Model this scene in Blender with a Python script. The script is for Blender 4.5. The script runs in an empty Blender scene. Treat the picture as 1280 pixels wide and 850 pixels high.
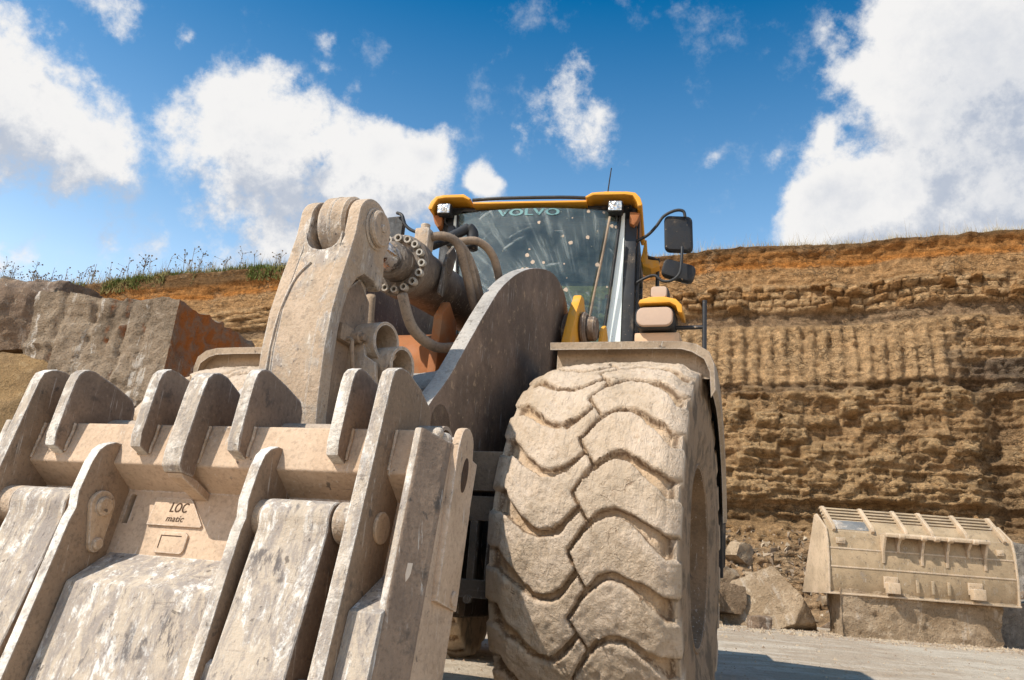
import bpy, bmesh, math, random
import numpy as np
from mathutils import Vector, Matrix, noise as mnoise
from math import radians, sin, cos, pi, sqrt, atan2

S = bpy.context.scene
COL = S.collection
random.seed(7)

# ------------------------------------------------------------------ camera
F_PX, PITCH, ROLL, CAM_H = 1000.0, radians(16.4), radians(4.45), 0.765
fw = Vector((0, cos(PITCH), sin(PITCH)))
up0 = Vector((0, -sin(PITCH), cos(PITCH)))
right = Vector((1, 0, 0)) * cos(ROLL) + up0 * sin(ROLL)
upv = Vector((-1, 0, 0)) * sin(ROLL) + up0 * cos(ROLL)
cd = bpy.data.cameras.new('camera')
cam = bpy.data.objects.new('camera', cd)
COL.objects.link(cam)
M = Matrix((right, upv, -fw)).transposed().to_4x4()
M.translation = Vector((0, 0, CAM_H))
cam.matrix_world = M
cd.sensor_width = 36.0
cd.lens = F_PX / 1280 * 36
cd.clip_start = 0.05
cd.clip_end = 3000
S.camera = cam

# ------------------------------------------------------------------ light
SUN_EL = radians(48)
SUN_AZ = radians(58)            # measured from straight behind the camera towards the left
to_sun = Vector((-sin(SUN_AZ) * cos(SUN_EL), -cos(SUN_AZ) * cos(SUN_EL), sin(SUN_EL)))
sd = bpy.data.lights.new('sun', 'SUN')
sd.energy = 5.0
sd.angle = radians(0.5)
sd.color = (1.0, 0.93, 0.82)
sun = bpy.data.objects.new('sun', sd)
COL.objects.link(sun)
sun.rotation_euler = to_sun.to_track_quat('Z', 'Y').to_euler()
S.view_settings.view_transform = 'Standard'
S.view_settings.look = 'None'
S.view_settings.gamma = 1.0
S.view_settings.use_curve_mapping = False
S.view_settings.exposure = 0.26

# ------------------------------------------------------------------ node helpers
class NT:
    def __init__(s, tree):
        s.t = tree
        s.t.nodes.clear()
    def n(s, kind, **kw):
        nd = s.t.nodes.new(kind)
        for k, v in kw.items():
            setattr(nd, k, v)
        return nd
    def link(s, a, b):
        s.t.links.new(a, b)
    def put(s, sock, v):
        if hasattr(v, 'is_output'):
            s.t.links.new(v, sock)
        elif v is not None:
            try:
                sock.default_value = v
            except Exception:
                sock.default_value = (*v, 1.0)
    def math(s, op, a, b=None, c=None, clamp=False):
        nd = s.n('ShaderNodeMath', operation=op, use_clamp=clamp)
        s.put(nd.inputs[0], a); s.put(nd.inputs[1], b); s.put(nd.inputs[2], c)
        return nd.outputs[0]
    def vmath(s, op, a, b=None, scale=None):
        nd = s.n('ShaderNodeVectorMath', operation=op)
        s.put(nd.inputs[0], a)
        if b is not None: s.put(nd.inputs[1], b)
        if scale is not None: s.put(nd.inputs['Scale'], scale)
        return nd.outputs['Value'] if op in ('DOT_PRODUCT', 'LENGTH', 'DISTANCE') else nd.outputs[0]
    def noise(s, vec, scale, detail=5, rough=0.55, dist=0.0, gain=True):
        nd = s.n('ShaderNodeTexNoise')
        s.put(nd.inputs['Vector'], vec)
        nd.inputs['Scale'].default_value = scale
        nd.inputs['Detail'].default_value = detail
        nd.inputs['Roughness'].default_value = rough
        nd.inputs['Distortion'].default_value = dist
        return s.ramp(nd.outputs[0], .22, .78, 0, 1, False) if gain else nd.outputs[0]
    def ramp(s, fac, a, b, lo=0.0, hi=1.0, smooth=True):
        nd = s.n('ShaderNodeMapRange', interpolation_type='SMOOTHSTEP' if smooth else 'LINEAR', clamp=True)
        s.put(nd.inputs['Value'], fac)
        nd.inputs['From Min'].default_value = a
        nd.inputs['From Max'].default_value = b
        nd.inputs['To Min'].default_value = lo
        nd.inputs['To Max'].default_value = hi
        return nd.outputs[0]
    def mix(s, fac, a, b):
        nd = s.n('ShaderNodeMix', data_type='RGBA')
        s.put(nd.inputs[0], fac); s.put(nd.inputs[6], a); s.put(nd.inputs[7], b)
        return nd.outputs[2]
    def mapping(s, vec, scale=(1, 1, 1), rot=(0, 0, 0), loc=(0, 0, 0)):
        nd = s.n('ShaderNodeMapping')
        s.put(nd.inputs[0], vec)
        nd.inputs['Scale'].default_value = scale
        nd.inputs['Rotation'].default_value = rot
        nd.inputs['Location'].default_value = loc
        return nd.outputs[0]
    def bump(s, h, strength=0.5, dist=0.01, normal=None):
        nd = s.n('ShaderNodeBump')
        nd.inputs['Strength'].default_value = strength
        nd.inputs['Distance'].default_value = dist
        s.put(nd.inputs['Height'], h)
        if normal is not None: s.put(nd.inputs['Normal'], normal)
        return nd.outputs[0]

def new_mat(name):
    m = bpy.data.materials.new(name)
    m.use_nodes = True
    return m, NT(m.node_tree)

def finish(t, color, rough=0.85, normal=None, metal=0.0, spec=0.3, **kw):
    p = t.n('ShaderNodeBsdfPrincipled')
    t.put(p.inputs['Base Color'], color)
    t.put(p.inputs['Roughness'], rough)
    t.put(p.inputs['Metallic'], metal)
    t.put(p.inputs['Specular IOR Level'], spec)
    if normal is not None: t.put(p.inputs['Normal'], normal)
    for k, v in kw.items():
        t.put(p.inputs[k.replace('_', ' ')], v)
    o = t.n('ShaderNodeOutputMaterial')
    t.link(p.outputs[0], o.inputs[0])
    return p

def edge_mask(t, radius=0.012, lo=0.02, hi=0.25):
    """1 on convex and concave edges: the shading normal rounded off against the true one."""
    g = t.n('ShaderNodeNewGeometry')
    b = t.n('ShaderNodeBevel', samples=4)
    b.inputs['Radius'].default_value = radius
    d = t.vmath('DOT_PRODUCT', b.outputs[0], g.outputs['Normal'])
    return t.ramp(t.math('SUBTRACT', 1.0, d), lo, hi)

# ------------------------------------------------------------------ sky
W = bpy.data.worlds.new('World')
S.world = W
W.use_nodes = True
t = NT(W.node_tree)
sky = t.n('ShaderNodeTexSky', sky_type='NISHITA')
sky.sun_disc = False
sky.sun_elevation = SUN_EL
sky.sun_rotation = atan2(to_sun.x, to_sun.y)
sky.air_density = 1.15
sky.dust_density = 0.5
sky.ozone_density = 1.6
tc = t.n('ShaderNodeTexCoord')
dirv = t.vmath('NORMALIZE', tc.outputs['Generated'])

def px_dir(x, y):
    d = fw * F_PX + right * (x - 640) + upv * (425 - y)
    return d.normalized()
# cloud banks as bearings in the sky: (direction, angular size, weight)
CLOUDS = [((1260, 60), .17, 1.1), ((1170, 150), .10, 1.1), ((1065, 262), .085, 1.1), ((1240, 220), .15, 1.1), ((1360, 120), .25, 1.1), ((1140, 240), .10, 1.1),
          ((1095, 105), .05, .95), ((1140, 40), .07, .9), ((1040, 180), .035, .7),
          ((20, 140), .10, .74), ((-40, 95), .12, .85), ((100, 180), .075, .66), ((60, 225), .06, .52), ((60, 80), .045, .56), ((150, 170), .04, .46),
          ((290, 165), .085, .76), ((350, 200), .10, .84), ((225, 150), .055, .56), ((430, 215), .085, .84), ((540, 190), .046, 1.0), ((605, 228), .035, .9), ((480, 190), .050, .85), ((510, 235), .08, .78),
          ((330, 112), .045, .58), ((300, 235), .075, .66), ((340, 295), .06, .64), ((290, 318), .05, .50), ((240, 190), .05, .52), ((450, 260), .09, .7),
          ((700, 125), .05, .44), ((725, 165), .05, .50), ((760, 195), .04, .40), ((662, 165), .03, .33), ((715, 90), .03, .35),
          ((150, 20), .05, .44), ((245, 52), .020, .40), ((55, 255), .04, .38), ((130, 300), .05, .36), ((905, 197), .018, .34), ((190, 300), .04, .34),
          ((985, 200), .025, .30), ((405, 90), .018, .34), ((410, 50), .022, .34), ((440, 118), .020, .3), ((165, 87), .012, .44), ((20, 345), .05, .46)]
# the rest of the sky dome, never in the picture, carries scattered cloud too
for k in range(5):
    a = radians(110 + k * 40); e = radians(18 + (k * 37) % 40)
    CLOUDS.append((Vector((sin(a) * cos(e), cos(a) * cos(e), sin(e))), .12 + .05 * (k % 3), .7))

def density(vec):
    warp = t.n('ShaderNodeTexNoise')
    t.put(warp.inputs['Vector'], vec)
    warp.inputs['Scale'].default_value = 9.0
    warp.inputs['Detail'].default_value = 3
    off = t.vmath('SCALE', t.vmath('SUBTRACT', warp.outputs['Color'], (.5, .5, .5)), scale=0.075)
    wv = t.vmath('ADD', vec, off)
    acc = None
    for c, rad, wgt in CLOUDS:
        d = px_dir(*c) if isinstance(c, tuple) else c
        dist = t.vmath('DISTANCE', wv, tuple(d))
        m = t.ramp(dist, 0.0, rad * 1.45, wgt, 0.0)
        acc = m if acc is None else t.math('SMOOTH_MAX', acc, m, 0.25)
    nz = t.noise(vec, 11.0, 9, 0.62, gain=False)
    nz2 = t.noise(vec, 34.0, 8, 0.68, gain=False)
    nn = t.math('ADD', t.math('MULTIPLY', t.math('SUBTRACT', nz, .5), 1.6), t.math('MULTIPLY', t.math('SUBTRACT', nz2, .5), .80))
    return t.math('ADD', t.math('MULTIPLY', acc, 1.25), t.math('MULTIPLY', nn, t.ramp(acc, .02, .35)))
den = density(dirv)
den2 = density(t.vmath('NORMALIZE', t.vmath('ADD', dirv, tuple((to_sun + Vector((0, 0, .35))) * 0.055))))
alpha = t.ramp(den, 0.27, 0.76)
shade = t.ramp(t.math('SUBTRACT', den2, den), -0.22, 0.42)
thick = t.ramp(den, .85, 1.75)
dark = t.math('MULTIPLY', t.math('ADD', t.math('MULTIPLY', shade, .80), t.math('MULTIPLY', thick, .45)), 1.0, clamp=True)
CL = 10.9
ccol = t.mix(dark, (CL, CL * .99, CL * .98, 1), (CL * .46, CL * .53, CL * .66, 1))
hs = t.n('ShaderNodeHueSaturation')
hs.inputs['Saturation'].default_value = 1.30
hs.inputs['Value'].default_value = 1.7
t.link(sky.outputs[0], hs.inputs['Color'])
# deep polarised blue overhead, pale towards the horizon
sz = t.n('ShaderNodeSeparateXYZ'); t.link(dirv, sz.inputs[0])
tint = t.mix(t.ramp(sz.outputs[2], .30, .64, 0, 1, False), (3.2, 2.15, 1.66, 1), (.04, .84, .98, 1))
skyc = t.vmath('MULTIPLY', hs.outputs[0], tint)
allc = t.mix(alpha, skyc, ccol)
bg = t.n('ShaderNodeBackground')
bg.inputs['Strength'].default_value = 0.07
t.link(allc, bg.inputs['Color'])
wo = t.n('ShaderNodeOutputWorld')
t.link(bg.outputs[0], wo.inputs[0])

# ------------------------------------------------------------------ numpy noise
def _hash(ix, iy, iz, seed):
    h = (ix.astype(np.int64) * 374761393 + iy.astype(np.int64) * 668265263 + iz.astype(np.int64) * 2147483647 + seed * 974634777) & 0xFFFFFFFF
    h = ((h ^ (h >> 13)) * 1274126177) & 0xFFFFFFFF
    h = (h ^ (h >> 16)) & 0xFFFFFFFF
    return h.astype(np.float64) / 0xFFFFFFFF
def vnoise(p, seed=0):
    p = np.asarray(p, float)
    i = np.floor(p).astype(np.int64); f = p - i
    f = f * f * f * (f * (f * 6 - 15) + 10)
    r = 0
    for dx in (0, 1):
        for dy in (0, 1):
            for dz in (0, 1):
                w = (f[..., 0] if dx else 1 - f[..., 0]) * (f[..., 1] if dy else 1 - f[..., 1]) * (f[..., 2] if dz else 1 - f[..., 2])
                r = r + w * _hash(i[..., 0] + dx, i[..., 1] + dy, i[..., 2] + dz, seed)
    return r * 2 - 1
def fbm(p, oct=5, seed=0, gain=.5, ridged=False):
    p = np.asarray(p, float); a = 1.0; s = 0; tot = 0
    for o in range(oct):
        n = vnoise(p * (2.03 ** o) + o * 17.3, seed + o)
        if ridged: n = 1 - 2 * np.abs(n)
        s = s + a * n; tot += a; a *= gain
    return s / tot
def sstep(a, b, x):
    u = np.clip((x - a) / (b - a), 0, 1)
    return u * u * (3 - 2 * u)

# ------------------------------------------------------------------ object helpers
def link(name, mesh, mat=None, parent=None, smooth=35):
    if mat is not None and not mesh.materials: mesh.materials.append(mat)
    o = bpy.data.objects.new(name, mesh)
    COL.objects.link(o)
    if parent is not None: o.parent = parent
    if smooth is not None:
        mesh.shade_smooth()
        if smooth < 180: mesh.set_sharp_from_angle(angle=radians(smooth))
    return o
def obj(name, bm, mat, parent=None, smooth=35):
    me = bpy.data.meshes.new(name)
    bmesh.ops.recalc_face_normals(bm, faces=bm.faces)
    bm.to_mesh(me); bm.free()
    return link(name, me, mat, parent, smooth)
def grid_mesh(name, P, closed_u=False, closed_v=False):
    """P: (n, m, 3) array of points -> quad sheet."""
    n, m = P.shape[:2]
    me = bpy.data.meshes.new(name)
    iu = np.arange(n if closed_u else n - 1); iv = np.arange(m if closed_v else m - 1)
    a, b = np.meshgrid(iu, iv, indexing='ij')
    a2 = (a + 1) % n; b2 = (b + 1) % m
    q = np.stack([a * m + b, a2 * m + b, a2 * m + b2, a * m + b2], -1).reshape(-1, 4)
    me.vertices.add(n * m); me.vertices.foreach_set('co', P.reshape(-1).astype(np.float32))
    me.loops.add(q.size); me.loops.foreach_set('vertex_index', q.reshape(-1).astype(np.int32))
    me.polygons.add(len(q)); me.polygons.foreach_set('loop_start', (np.arange(len(q)) * 4).astype(np.int32))
    me.update(calc_edges=True); me.validate()
    return me
def soup_mesh(name, V, faces_n):
    """V: (k, n, 3) separate polygons of n corners."""
    k, n = V.shape[:2]
    me = bpy.data.meshes.new(name)
    me.vertices.add(k * n); me.vertices.foreach_set('co', V.reshape(-1).astype(np.float32))
    me.loops.add(k * n); me.loops.foreach_set('vertex_index', np.arange(k * n, dtype=np.int32))
    me.polygons.add(k); me.polygons.foreach_set('loop_start', (np.arange(k) * n).astype(np.int32))
    me.update(calc_edges=True); me.validate()
    return me
def thing(name, label, cat, loc=(0, 0, 0), rotz=0.0, group=None):
    o = bpy.data.objects.new(name, None)
    COL.objects.link(o)
    o.empty_display_size = .2
    o.location = loc; o.rotation_euler = (0, 0, rotz)
    tag(o, label, cat, group)
    return o
def tag(o, label=None, cat=None, group=None, kind=None):
    if label: o['label'] = label
    if cat: o['category'] = cat
    if group: o['group'] = group
    if kind: o['kind'] = kind
    return o

def ident(a, b, c): return Vector((a, b, c))
def _merge(dst, src):
    me = bpy.data.meshes.new('tmp'); src.to_mesh(me); src.free(); dst.from_mesh(me); bpy.data.meshes.remove(me)
def prism(bm, pts, t0, t1, mp, bev=0.006, seg=2, wob=0.0, sub=0):
    """polygon pts (a, b) pushed from t0 to t1 along the third axis; mp(a, b, t) -> place"""
    b = bmesh.new()
    lo = [b.verts.new((p[0], p[1], t0)) for p in pts]
    hi = [b.verts.new((p[0], p[1], t1)) for p in pts]
    n = len(pts)
    b.faces.new(lo); b.faces.new(hi[::-1])
    for i in range(n):
        b.faces.new((lo[i], hi[i], hi[(i + 1) % n], lo[(i + 1) % n]))
    bmesh.ops.recalc_face_normals(b, faces=b.faces)
    if bev > 0:
        ed = [e for e in b.edges if e.calc_face_angle(0) > radians(28)]
        bmesh.ops.bevel(b, geom=ed, offset=bev, segments=seg, affect='EDGES', profile=.6, clamp_overlap=True)
    for v in b.verts:
        v.co = mp(*v.co)
    _merge(bm, b)
def box(bm, a0, a1, b0, b1, t0, t1, mp=ident, bev=0.006, seg=2):
    prism(bm, [(a0, b0), (a1, b0), (a1, b1), (a0, b1)], t0, t1, mp, bev, seg)
def frame_of(d):
    d = d.normalized()
    a = Vector((0, 0, 1)) if abs(d.z) < .9 else Vector((1, 0, 0))
    x = d.cross(a).normalized()
    return x, d.cross(x).normalized()
def cyl(bm, p0, p1, r0, r1=None, n=24, cap=True, bev=0.0):
    """straight round bar with softened rims"""
    r1 = r0 if r1 is None else r1
    p0 = Vector(p0); p1 = Vector(p1); d = p1 - p0; x, y = frame_of(d); dn = d.normalized()
    prof = [(0, r0 - bev), (bev, r0), (d.length - bev, r1), (d.length, r1 - bev)] if bev > 0 else [(0, r0), (d.length, r1)]
    rings = []
    for h_, r_ in prof:
        rings.append([bm.verts.new(p0 + dn * h_ + (x * cos(2 * pi * k / n) + y * sin(2 * pi * k / n)) * r_) for k in range(n)])
    for A_, B_ in zip(rings, rings[1:]):
        for k in range(n):
            bm.faces.new((A_[k], A_[(k + 1) % n], B_[(k + 1) % n], B_[k]))
    if cap:
        bm.faces.new(rings[0]); bm.faces.new(rings[-1][::-1])
def pipe(bm, p0, p1, ro, ri, n=28):
    """hollow sleeve"""
    p0 = Vector(p0); p1 = Vector(p1); d = p1 - p0; x, y = frame_of(d)
    R = []
    for p, r_ in ((p0, ro), (p1, ro), (p1, ri), (p0, ri)):
        R.append([bm.verts.new(p + (x * cos(2 * pi * k / n) + y * sin(2 * pi * k / n)) * r_) for k in range(n)])
    for i in range(4):
        A_, B_ = R[i], R[(i + 1) % 4]
        for k in range(n):
            bm.faces.new((A_[k], A_[(k + 1) % n], B_[(k + 1) % n], B_[k]))
def smooth_path(pts, k=6):
    pts = [Vector(p) for p in pts]
    if len(pts) < 3: return pts
    out = []
    for i in range(len(pts) - 1):
        a = pts[max(i - 1, 0)]; b = pts[i]; c = pts[i + 1]; d = pts[min(i + 2, len(pts) - 1)]
        for j in range(k):
            u = j / k
            out.append(.5 * ((2 * b) + (c - a) * u + (2 * a - 5 * b + 4 * c - d) * u * u + (3 * b - a - 3 * c + d) * u ** 3))
    out.append(pts[-1])
    return out
def tube(bm, pts, r, n=10, k=6):
    P = smooth_path(pts, k)
    x = None; rings = []
    for i, p in enumerate(P):
        d = (P[min(i + 1, len(P) - 1)] - P[max(i - 1, 0)]).normalized()
        if x is None: x, y = frame_of(d)
        else:
            x = (x - d * x.dot(d)).normalized(); y = d.cross(x)
        rr = r[min(i * len(r) // len(P), len(r) - 1)] if isinstance(r, (list, tuple)) else r
        rings.append([bm.verts.new(p + (x * cos(2 * pi * j / n) + y * sin(2 * pi * j / n)) * rr) for j in range(n)])
    for A_, B_ in zip(rings, rings[1:]):
        for j in range(n):
            bm.faces.new((A_[j], A_[(j + 1) % n], B_[(j + 1) % n], B_[j]))
    bm.faces.new(rings[0]); bm.faces.new(rings[-1][::-1])
def arc(cx, cy, r, a0, a1, n):
    return [(cx + r * cos(radians(a0 + (a1 - a0) * i / n)), cy + r * sin(radians(a0 + (a1 - a0) * i / n))) for i in range(n + 1)]
# ------------------------------------------------------------------ materials
def oc(t): return t.n('ShaderNodeTexCoord').outputs['Object']

def dusty_steel(name, dust=(.50, .365, .245), dust2=(.40, .285, .185), bare=(.47, .44, .40), dark=(.10, .082, .068),
                scrape=0.0, wear=0.8, rough=.9, streak=(9, 9, 1.6), tilt=0.0, bumpy=.5, darkamt=.35, edge_r=.010, white=.5):
    m, t = new_mat(name)
    v = oc(t)
    n1 = t.noise(v, 2.6, 6, .62); n2 = t.noise(v, 14, 7, .68); n3 = t.noise(v, 75, 5, .65); n4 = t.noise(v, 5.5, 8, .72, .5)
    c = t.mix(t.ramp(n1, .30, .70), dust, dust2)
    c = t.mix(t.ramp(n4, .55, .75, 0, .45), c, tuple(x * .70 for x in dust2))
    c = t.mix(t.math('MULTIPLY', t.ramp(n2, .60, .80), darkamt), c, dark)
    c = t.mix(t.ramp(n3, .50, .80, 0, .40), c, tuple(x * .55 for x in dust2))
    c = t.mix(t.ramp(n3, .36, .22, 0, .30), c, tuple(min(1, x * 1.3) for x in dust))
    if scrape > 0:
        sv = t.mapping(v, streak, (tilt, .15, 0))
        s1 = t.noise(sv, 2.2, 9, .80, .6); s2 = t.noise(t.mapping(v, (17, 17, 6.5), (.3, .2, 0)), 1.0, 9, .80, .5); s3 = t.noise(sv, 5.5, 7, .78); s4 = t.noise(t.mapping(v, (14, 14, 3), (.5, -.5, 0)), 2.2, 7, .75)
        g = t.mix(t.ramp(s1, .36, .66), (.29, .25, .22, 1), (.45, .375, .295, 1))
        g = t.mix(t.math('MULTIPLY', t.ramp(s2, .50, .68), t.ramp(s4, .38, .62, 0, .9)), g, (.72, .69, .645, 1))
        g = t.mix(t.ramp(s3, .62, .74, 0, .75), g, (.135, .12, .115, 1))
        g = t.mix(t.math('MULTIPLY', t.ramp(t.noise(v, 4.2, 4, .6), .66, .78), t.ramp(s4, .45, .62, 0, .9)), g, (.115, .10, .095, 1))
        g = t.mix(t.ramp(t.noise(v, 9, 3, .5), .86, .95, 0, .45), g, (.40, .22, .10, 1))
        f = t.math('MULTIPLY', t.ramp(t.math('ADD', t.math('MULTIPLY', n4, .7), t.math('MULTIPLY', n1, .5)), .98 - .75 * scrape, 1.12 - .75 * scrape), min(1, scrape * 1.6))
        c = t.mix(f, c, g)
    if wear > 0:
        # fine scratches dragged up and down and a few across
        f1 = t.noise(t.mapping(v, (70, 70, 3.5), (.25, .18, 0)), 1.0, 4, .7, .4); f2 = t.noise(t.mapping(v, (5, 60, 60), (.4, 0, .5)), 1.0, 4, .7, .4)
        c = t.mix(t.math('MULTIPLY', t.ramp(f1, .66, .80), t.ramp(n4, .42, .62, 0, .55)), c, (.66, .62, .56, 1))
        c = t.mix(t.math('MULTIPLY', t.ramp(f2, .70, .82), t.ramp(n1, .45, .65, 0, .5)), c, (.16, .13, .11, 1))
        # chips down to dark metal
        chip = t.noise(v, 28, 3, .5)
        c = t.mix(t.math('MULTIPLY', t.ramp(chip, .80, .84), t.ramp(n4, .50, .60, 0, .75)), c, dark)
        e = edge_mask(t, edge_r, .01, .16)
        ew = t.math('MULTIPLY', e, t.ramp(t.math('ADD', n2, t.math('MULTIPLY', n4, .6)), .50, .85))
        ew = t.math('MULTIPLY', ew, wear)
        c = t.mix(ew, c, t.mix(t.ramp(n3, .35, .6), (.76, .73, .68, 1), bare))
    h = t.math('ADD', t.math('ADD', t.math('MULTIPLY', n2, .7), t.math('MULTIPLY', n3, .35)), t.math('MULTIPLY', n4, .8))
    nb = t.bump(h, bumpy, .008)
    finish(t, c, rough, nb, spec=.25)
    return m

M_dust = dusty_steel('dusty_steel', wear=.55)
M_beam = dusty_steel('dusty_beam', dust=(.53, .392, .28), dust2=(.45, .325, .225), scrape=.22, wear=.5, darkamt=.22)
M_rib = dusty_steel('dusty_shaded_rib_side', dust=(.33, .235, .158), dust2=(.24, .17, .115), scrape=.15, wear=.8, darkamt=.5)  # dusty rib sides, darkened in colour to deepen their shade
M_fin = dusty_steel('dusty_shaded_plate', dust=(.30, .215, .152), dust2=(.20, .145, .107), scrape=.12, wear=.9, darkamt=.75, edge_r=.014)  # shade of the plate sides put into the colour; also the dirty web
M_scrape = dusty_steel('scraped_steel', dust=(.45, .34, .245), dust2=(.36, .27, .19), scrape=1.0, wear=.8, darkamt=.5, bumpy=.7, tilt=.2)
M_worn = dusty_steel('worn_edge_steel', dust=(.70, .66, .60), dust2=(.46, .39, .32), dark=(.13, .11, .095), scrape=.6, wear=.9, darkamt=.7, bumpy=.9)
M_arm = dusty_steel('arm_side_steel', dust=(.225, .155, .11), dust2=(.14, .098, .07), bare=(.42, .41, .40), dark=(.40, .285, .18),
                    scrape=0, wear=.6, darkamt=.75, bumpy=.35, rough=.75)
M_armedge = dusty_steel('arm_edge_steel', dust=(.42, .385, .345), dust2=(.32, .295, .27), scrape=.2, wear=.5, darkamt=.4, rough=.7)
M_lever = dusty_steel('lever_steel', dust=(.47, .36, .265), dust2=(.38, .285, .20), scrape=.5, wear=.8, darkamt=.4, bumpy=.8)
M_cyl = dusty_steel('cylinder_steel', dust=(.19, .145, .11), dust2=(.085, .07, .058), dark=(.30, .225, .16), wear=.2, darkamt=.4, rough=.55, bumpy=.25)
M_under = dusty_steel('underframe_steel', dust=(.15, .115, .085), dust2=(.09, .072, .055), wear=.2, darkamt=.5)
M_hose = dusty_steel('dusty_hose', dust=(.34, .25, .175), dust2=(.19, .145, .11), wear=0, darkamt=.5, bumpy=.3)
M_fender = dusty_steel('fender_plastic', dust=(.42, .325, .235), dust2=(.31, .235, .165), wear=.35, darkamt=.35, bumpy=.3)
M_oldbucket = dusty_steel('old_bucket_steel', dust=(.40, .295, .185), dust2=(.31, .228, .14), dark=(.11, .085, .065), scrape=.25, wear=.3, darkamt=.5, bumpy=.35, edge_r=.02)
M_oldpale = dusty_steel('old_bucket_rib_steel', dust=(.54, .405, .275), dust2=(.43, .32, .21), dark=(.14, .11, .085), scrape=.15, wear=.5, darkamt=.4, bumpy=.35, edge_r=.02)
M_groove = dusty_steel('engraving_shade', dust=(.085, .05, .03), dust2=(.06, .036, .024), wear=0, darkamt=.3)  # shade inside engraved letters and recesses, put in as dark colour
M_rustpatch = dusty_steel('grey_patch_steel', dust=(.14, .145, .15), dust2=(.22, .215, .205), scrape=.5, wear=.4)

def paint(name, col, dirt=.5, rough=.45, dirtcol=(.42, .31, .21, 1)):
    m, t = new_mat(name)
    v = oc(t)
    n1 = t.noise(v, 6, 6, .65); n2 = t.noise(v, 45, 4, .6)
    c = t.mix(t.math('MULTIPLY', t.ramp(n1, .72 - .5 * dirt, .92 - .35 * dirt), dirt), (*col, 1), dirtcol)
    c = t.mix(t.ramp(n2, .80, .88, 0, .7), c, dirtcol)
    finish(t, c, t.ramp(n1, .3, .7, rough, rough + .3), t.bump(n2, .15, .004), spec=.4)
    return m
M_yellow = paint('yellow_paint', (.70, .315, .025), .34)
M_yellowdirty = paint('dirty_orange_paint', (.30, .105, .03), .5, .65, (.26, .17, .10, 1))
M_black = paint('black_plastic', (.018, .018, .02), .22, .45)
M_tubeblk = paint('black_tube', (.02, .02, .022), .12, .4)
M_white = paint('pale_pillar_paint', (.80, .86, .83), .12, .4)
M_inner = paint('dark_cab_interior', (.016, .018, .02), .05, .7)
M_seat = paint('blue_grey_seat', (.03, .05, .08), .1, .8)
M_lensdust = paint('dust_caked_lens', (.46, .33, .25), .6, .7, (.50, .37, .28, 1))

def glossy(name, col, rough, metal=1.0):
    m, t = new_mat(name)
    n = t.noise(oc(t), 22, 5, .6)
    c = t.mix(t.ramp(n, .5, .72, 0, .7), (*col, 1), (.30, .22, .15, 1))
    finish(t, c, t.ramp(n, .4, .7, rough, rough + .35), metal=t.ramp(n, .5, .72, metal, 0.0))
    return m
M_rod = glossy('chromed_rod', (.62, .62, .63), .12)
M_bolt = dusty_steel('bolt_steel', dust=(.46, .42, .36), dust2=(.30, .25, .20), scrape=.3, wear=.3, darkamt=.6)
M_mirror = glossy('mirror_face', (.75, .78, .8), .04)

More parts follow.
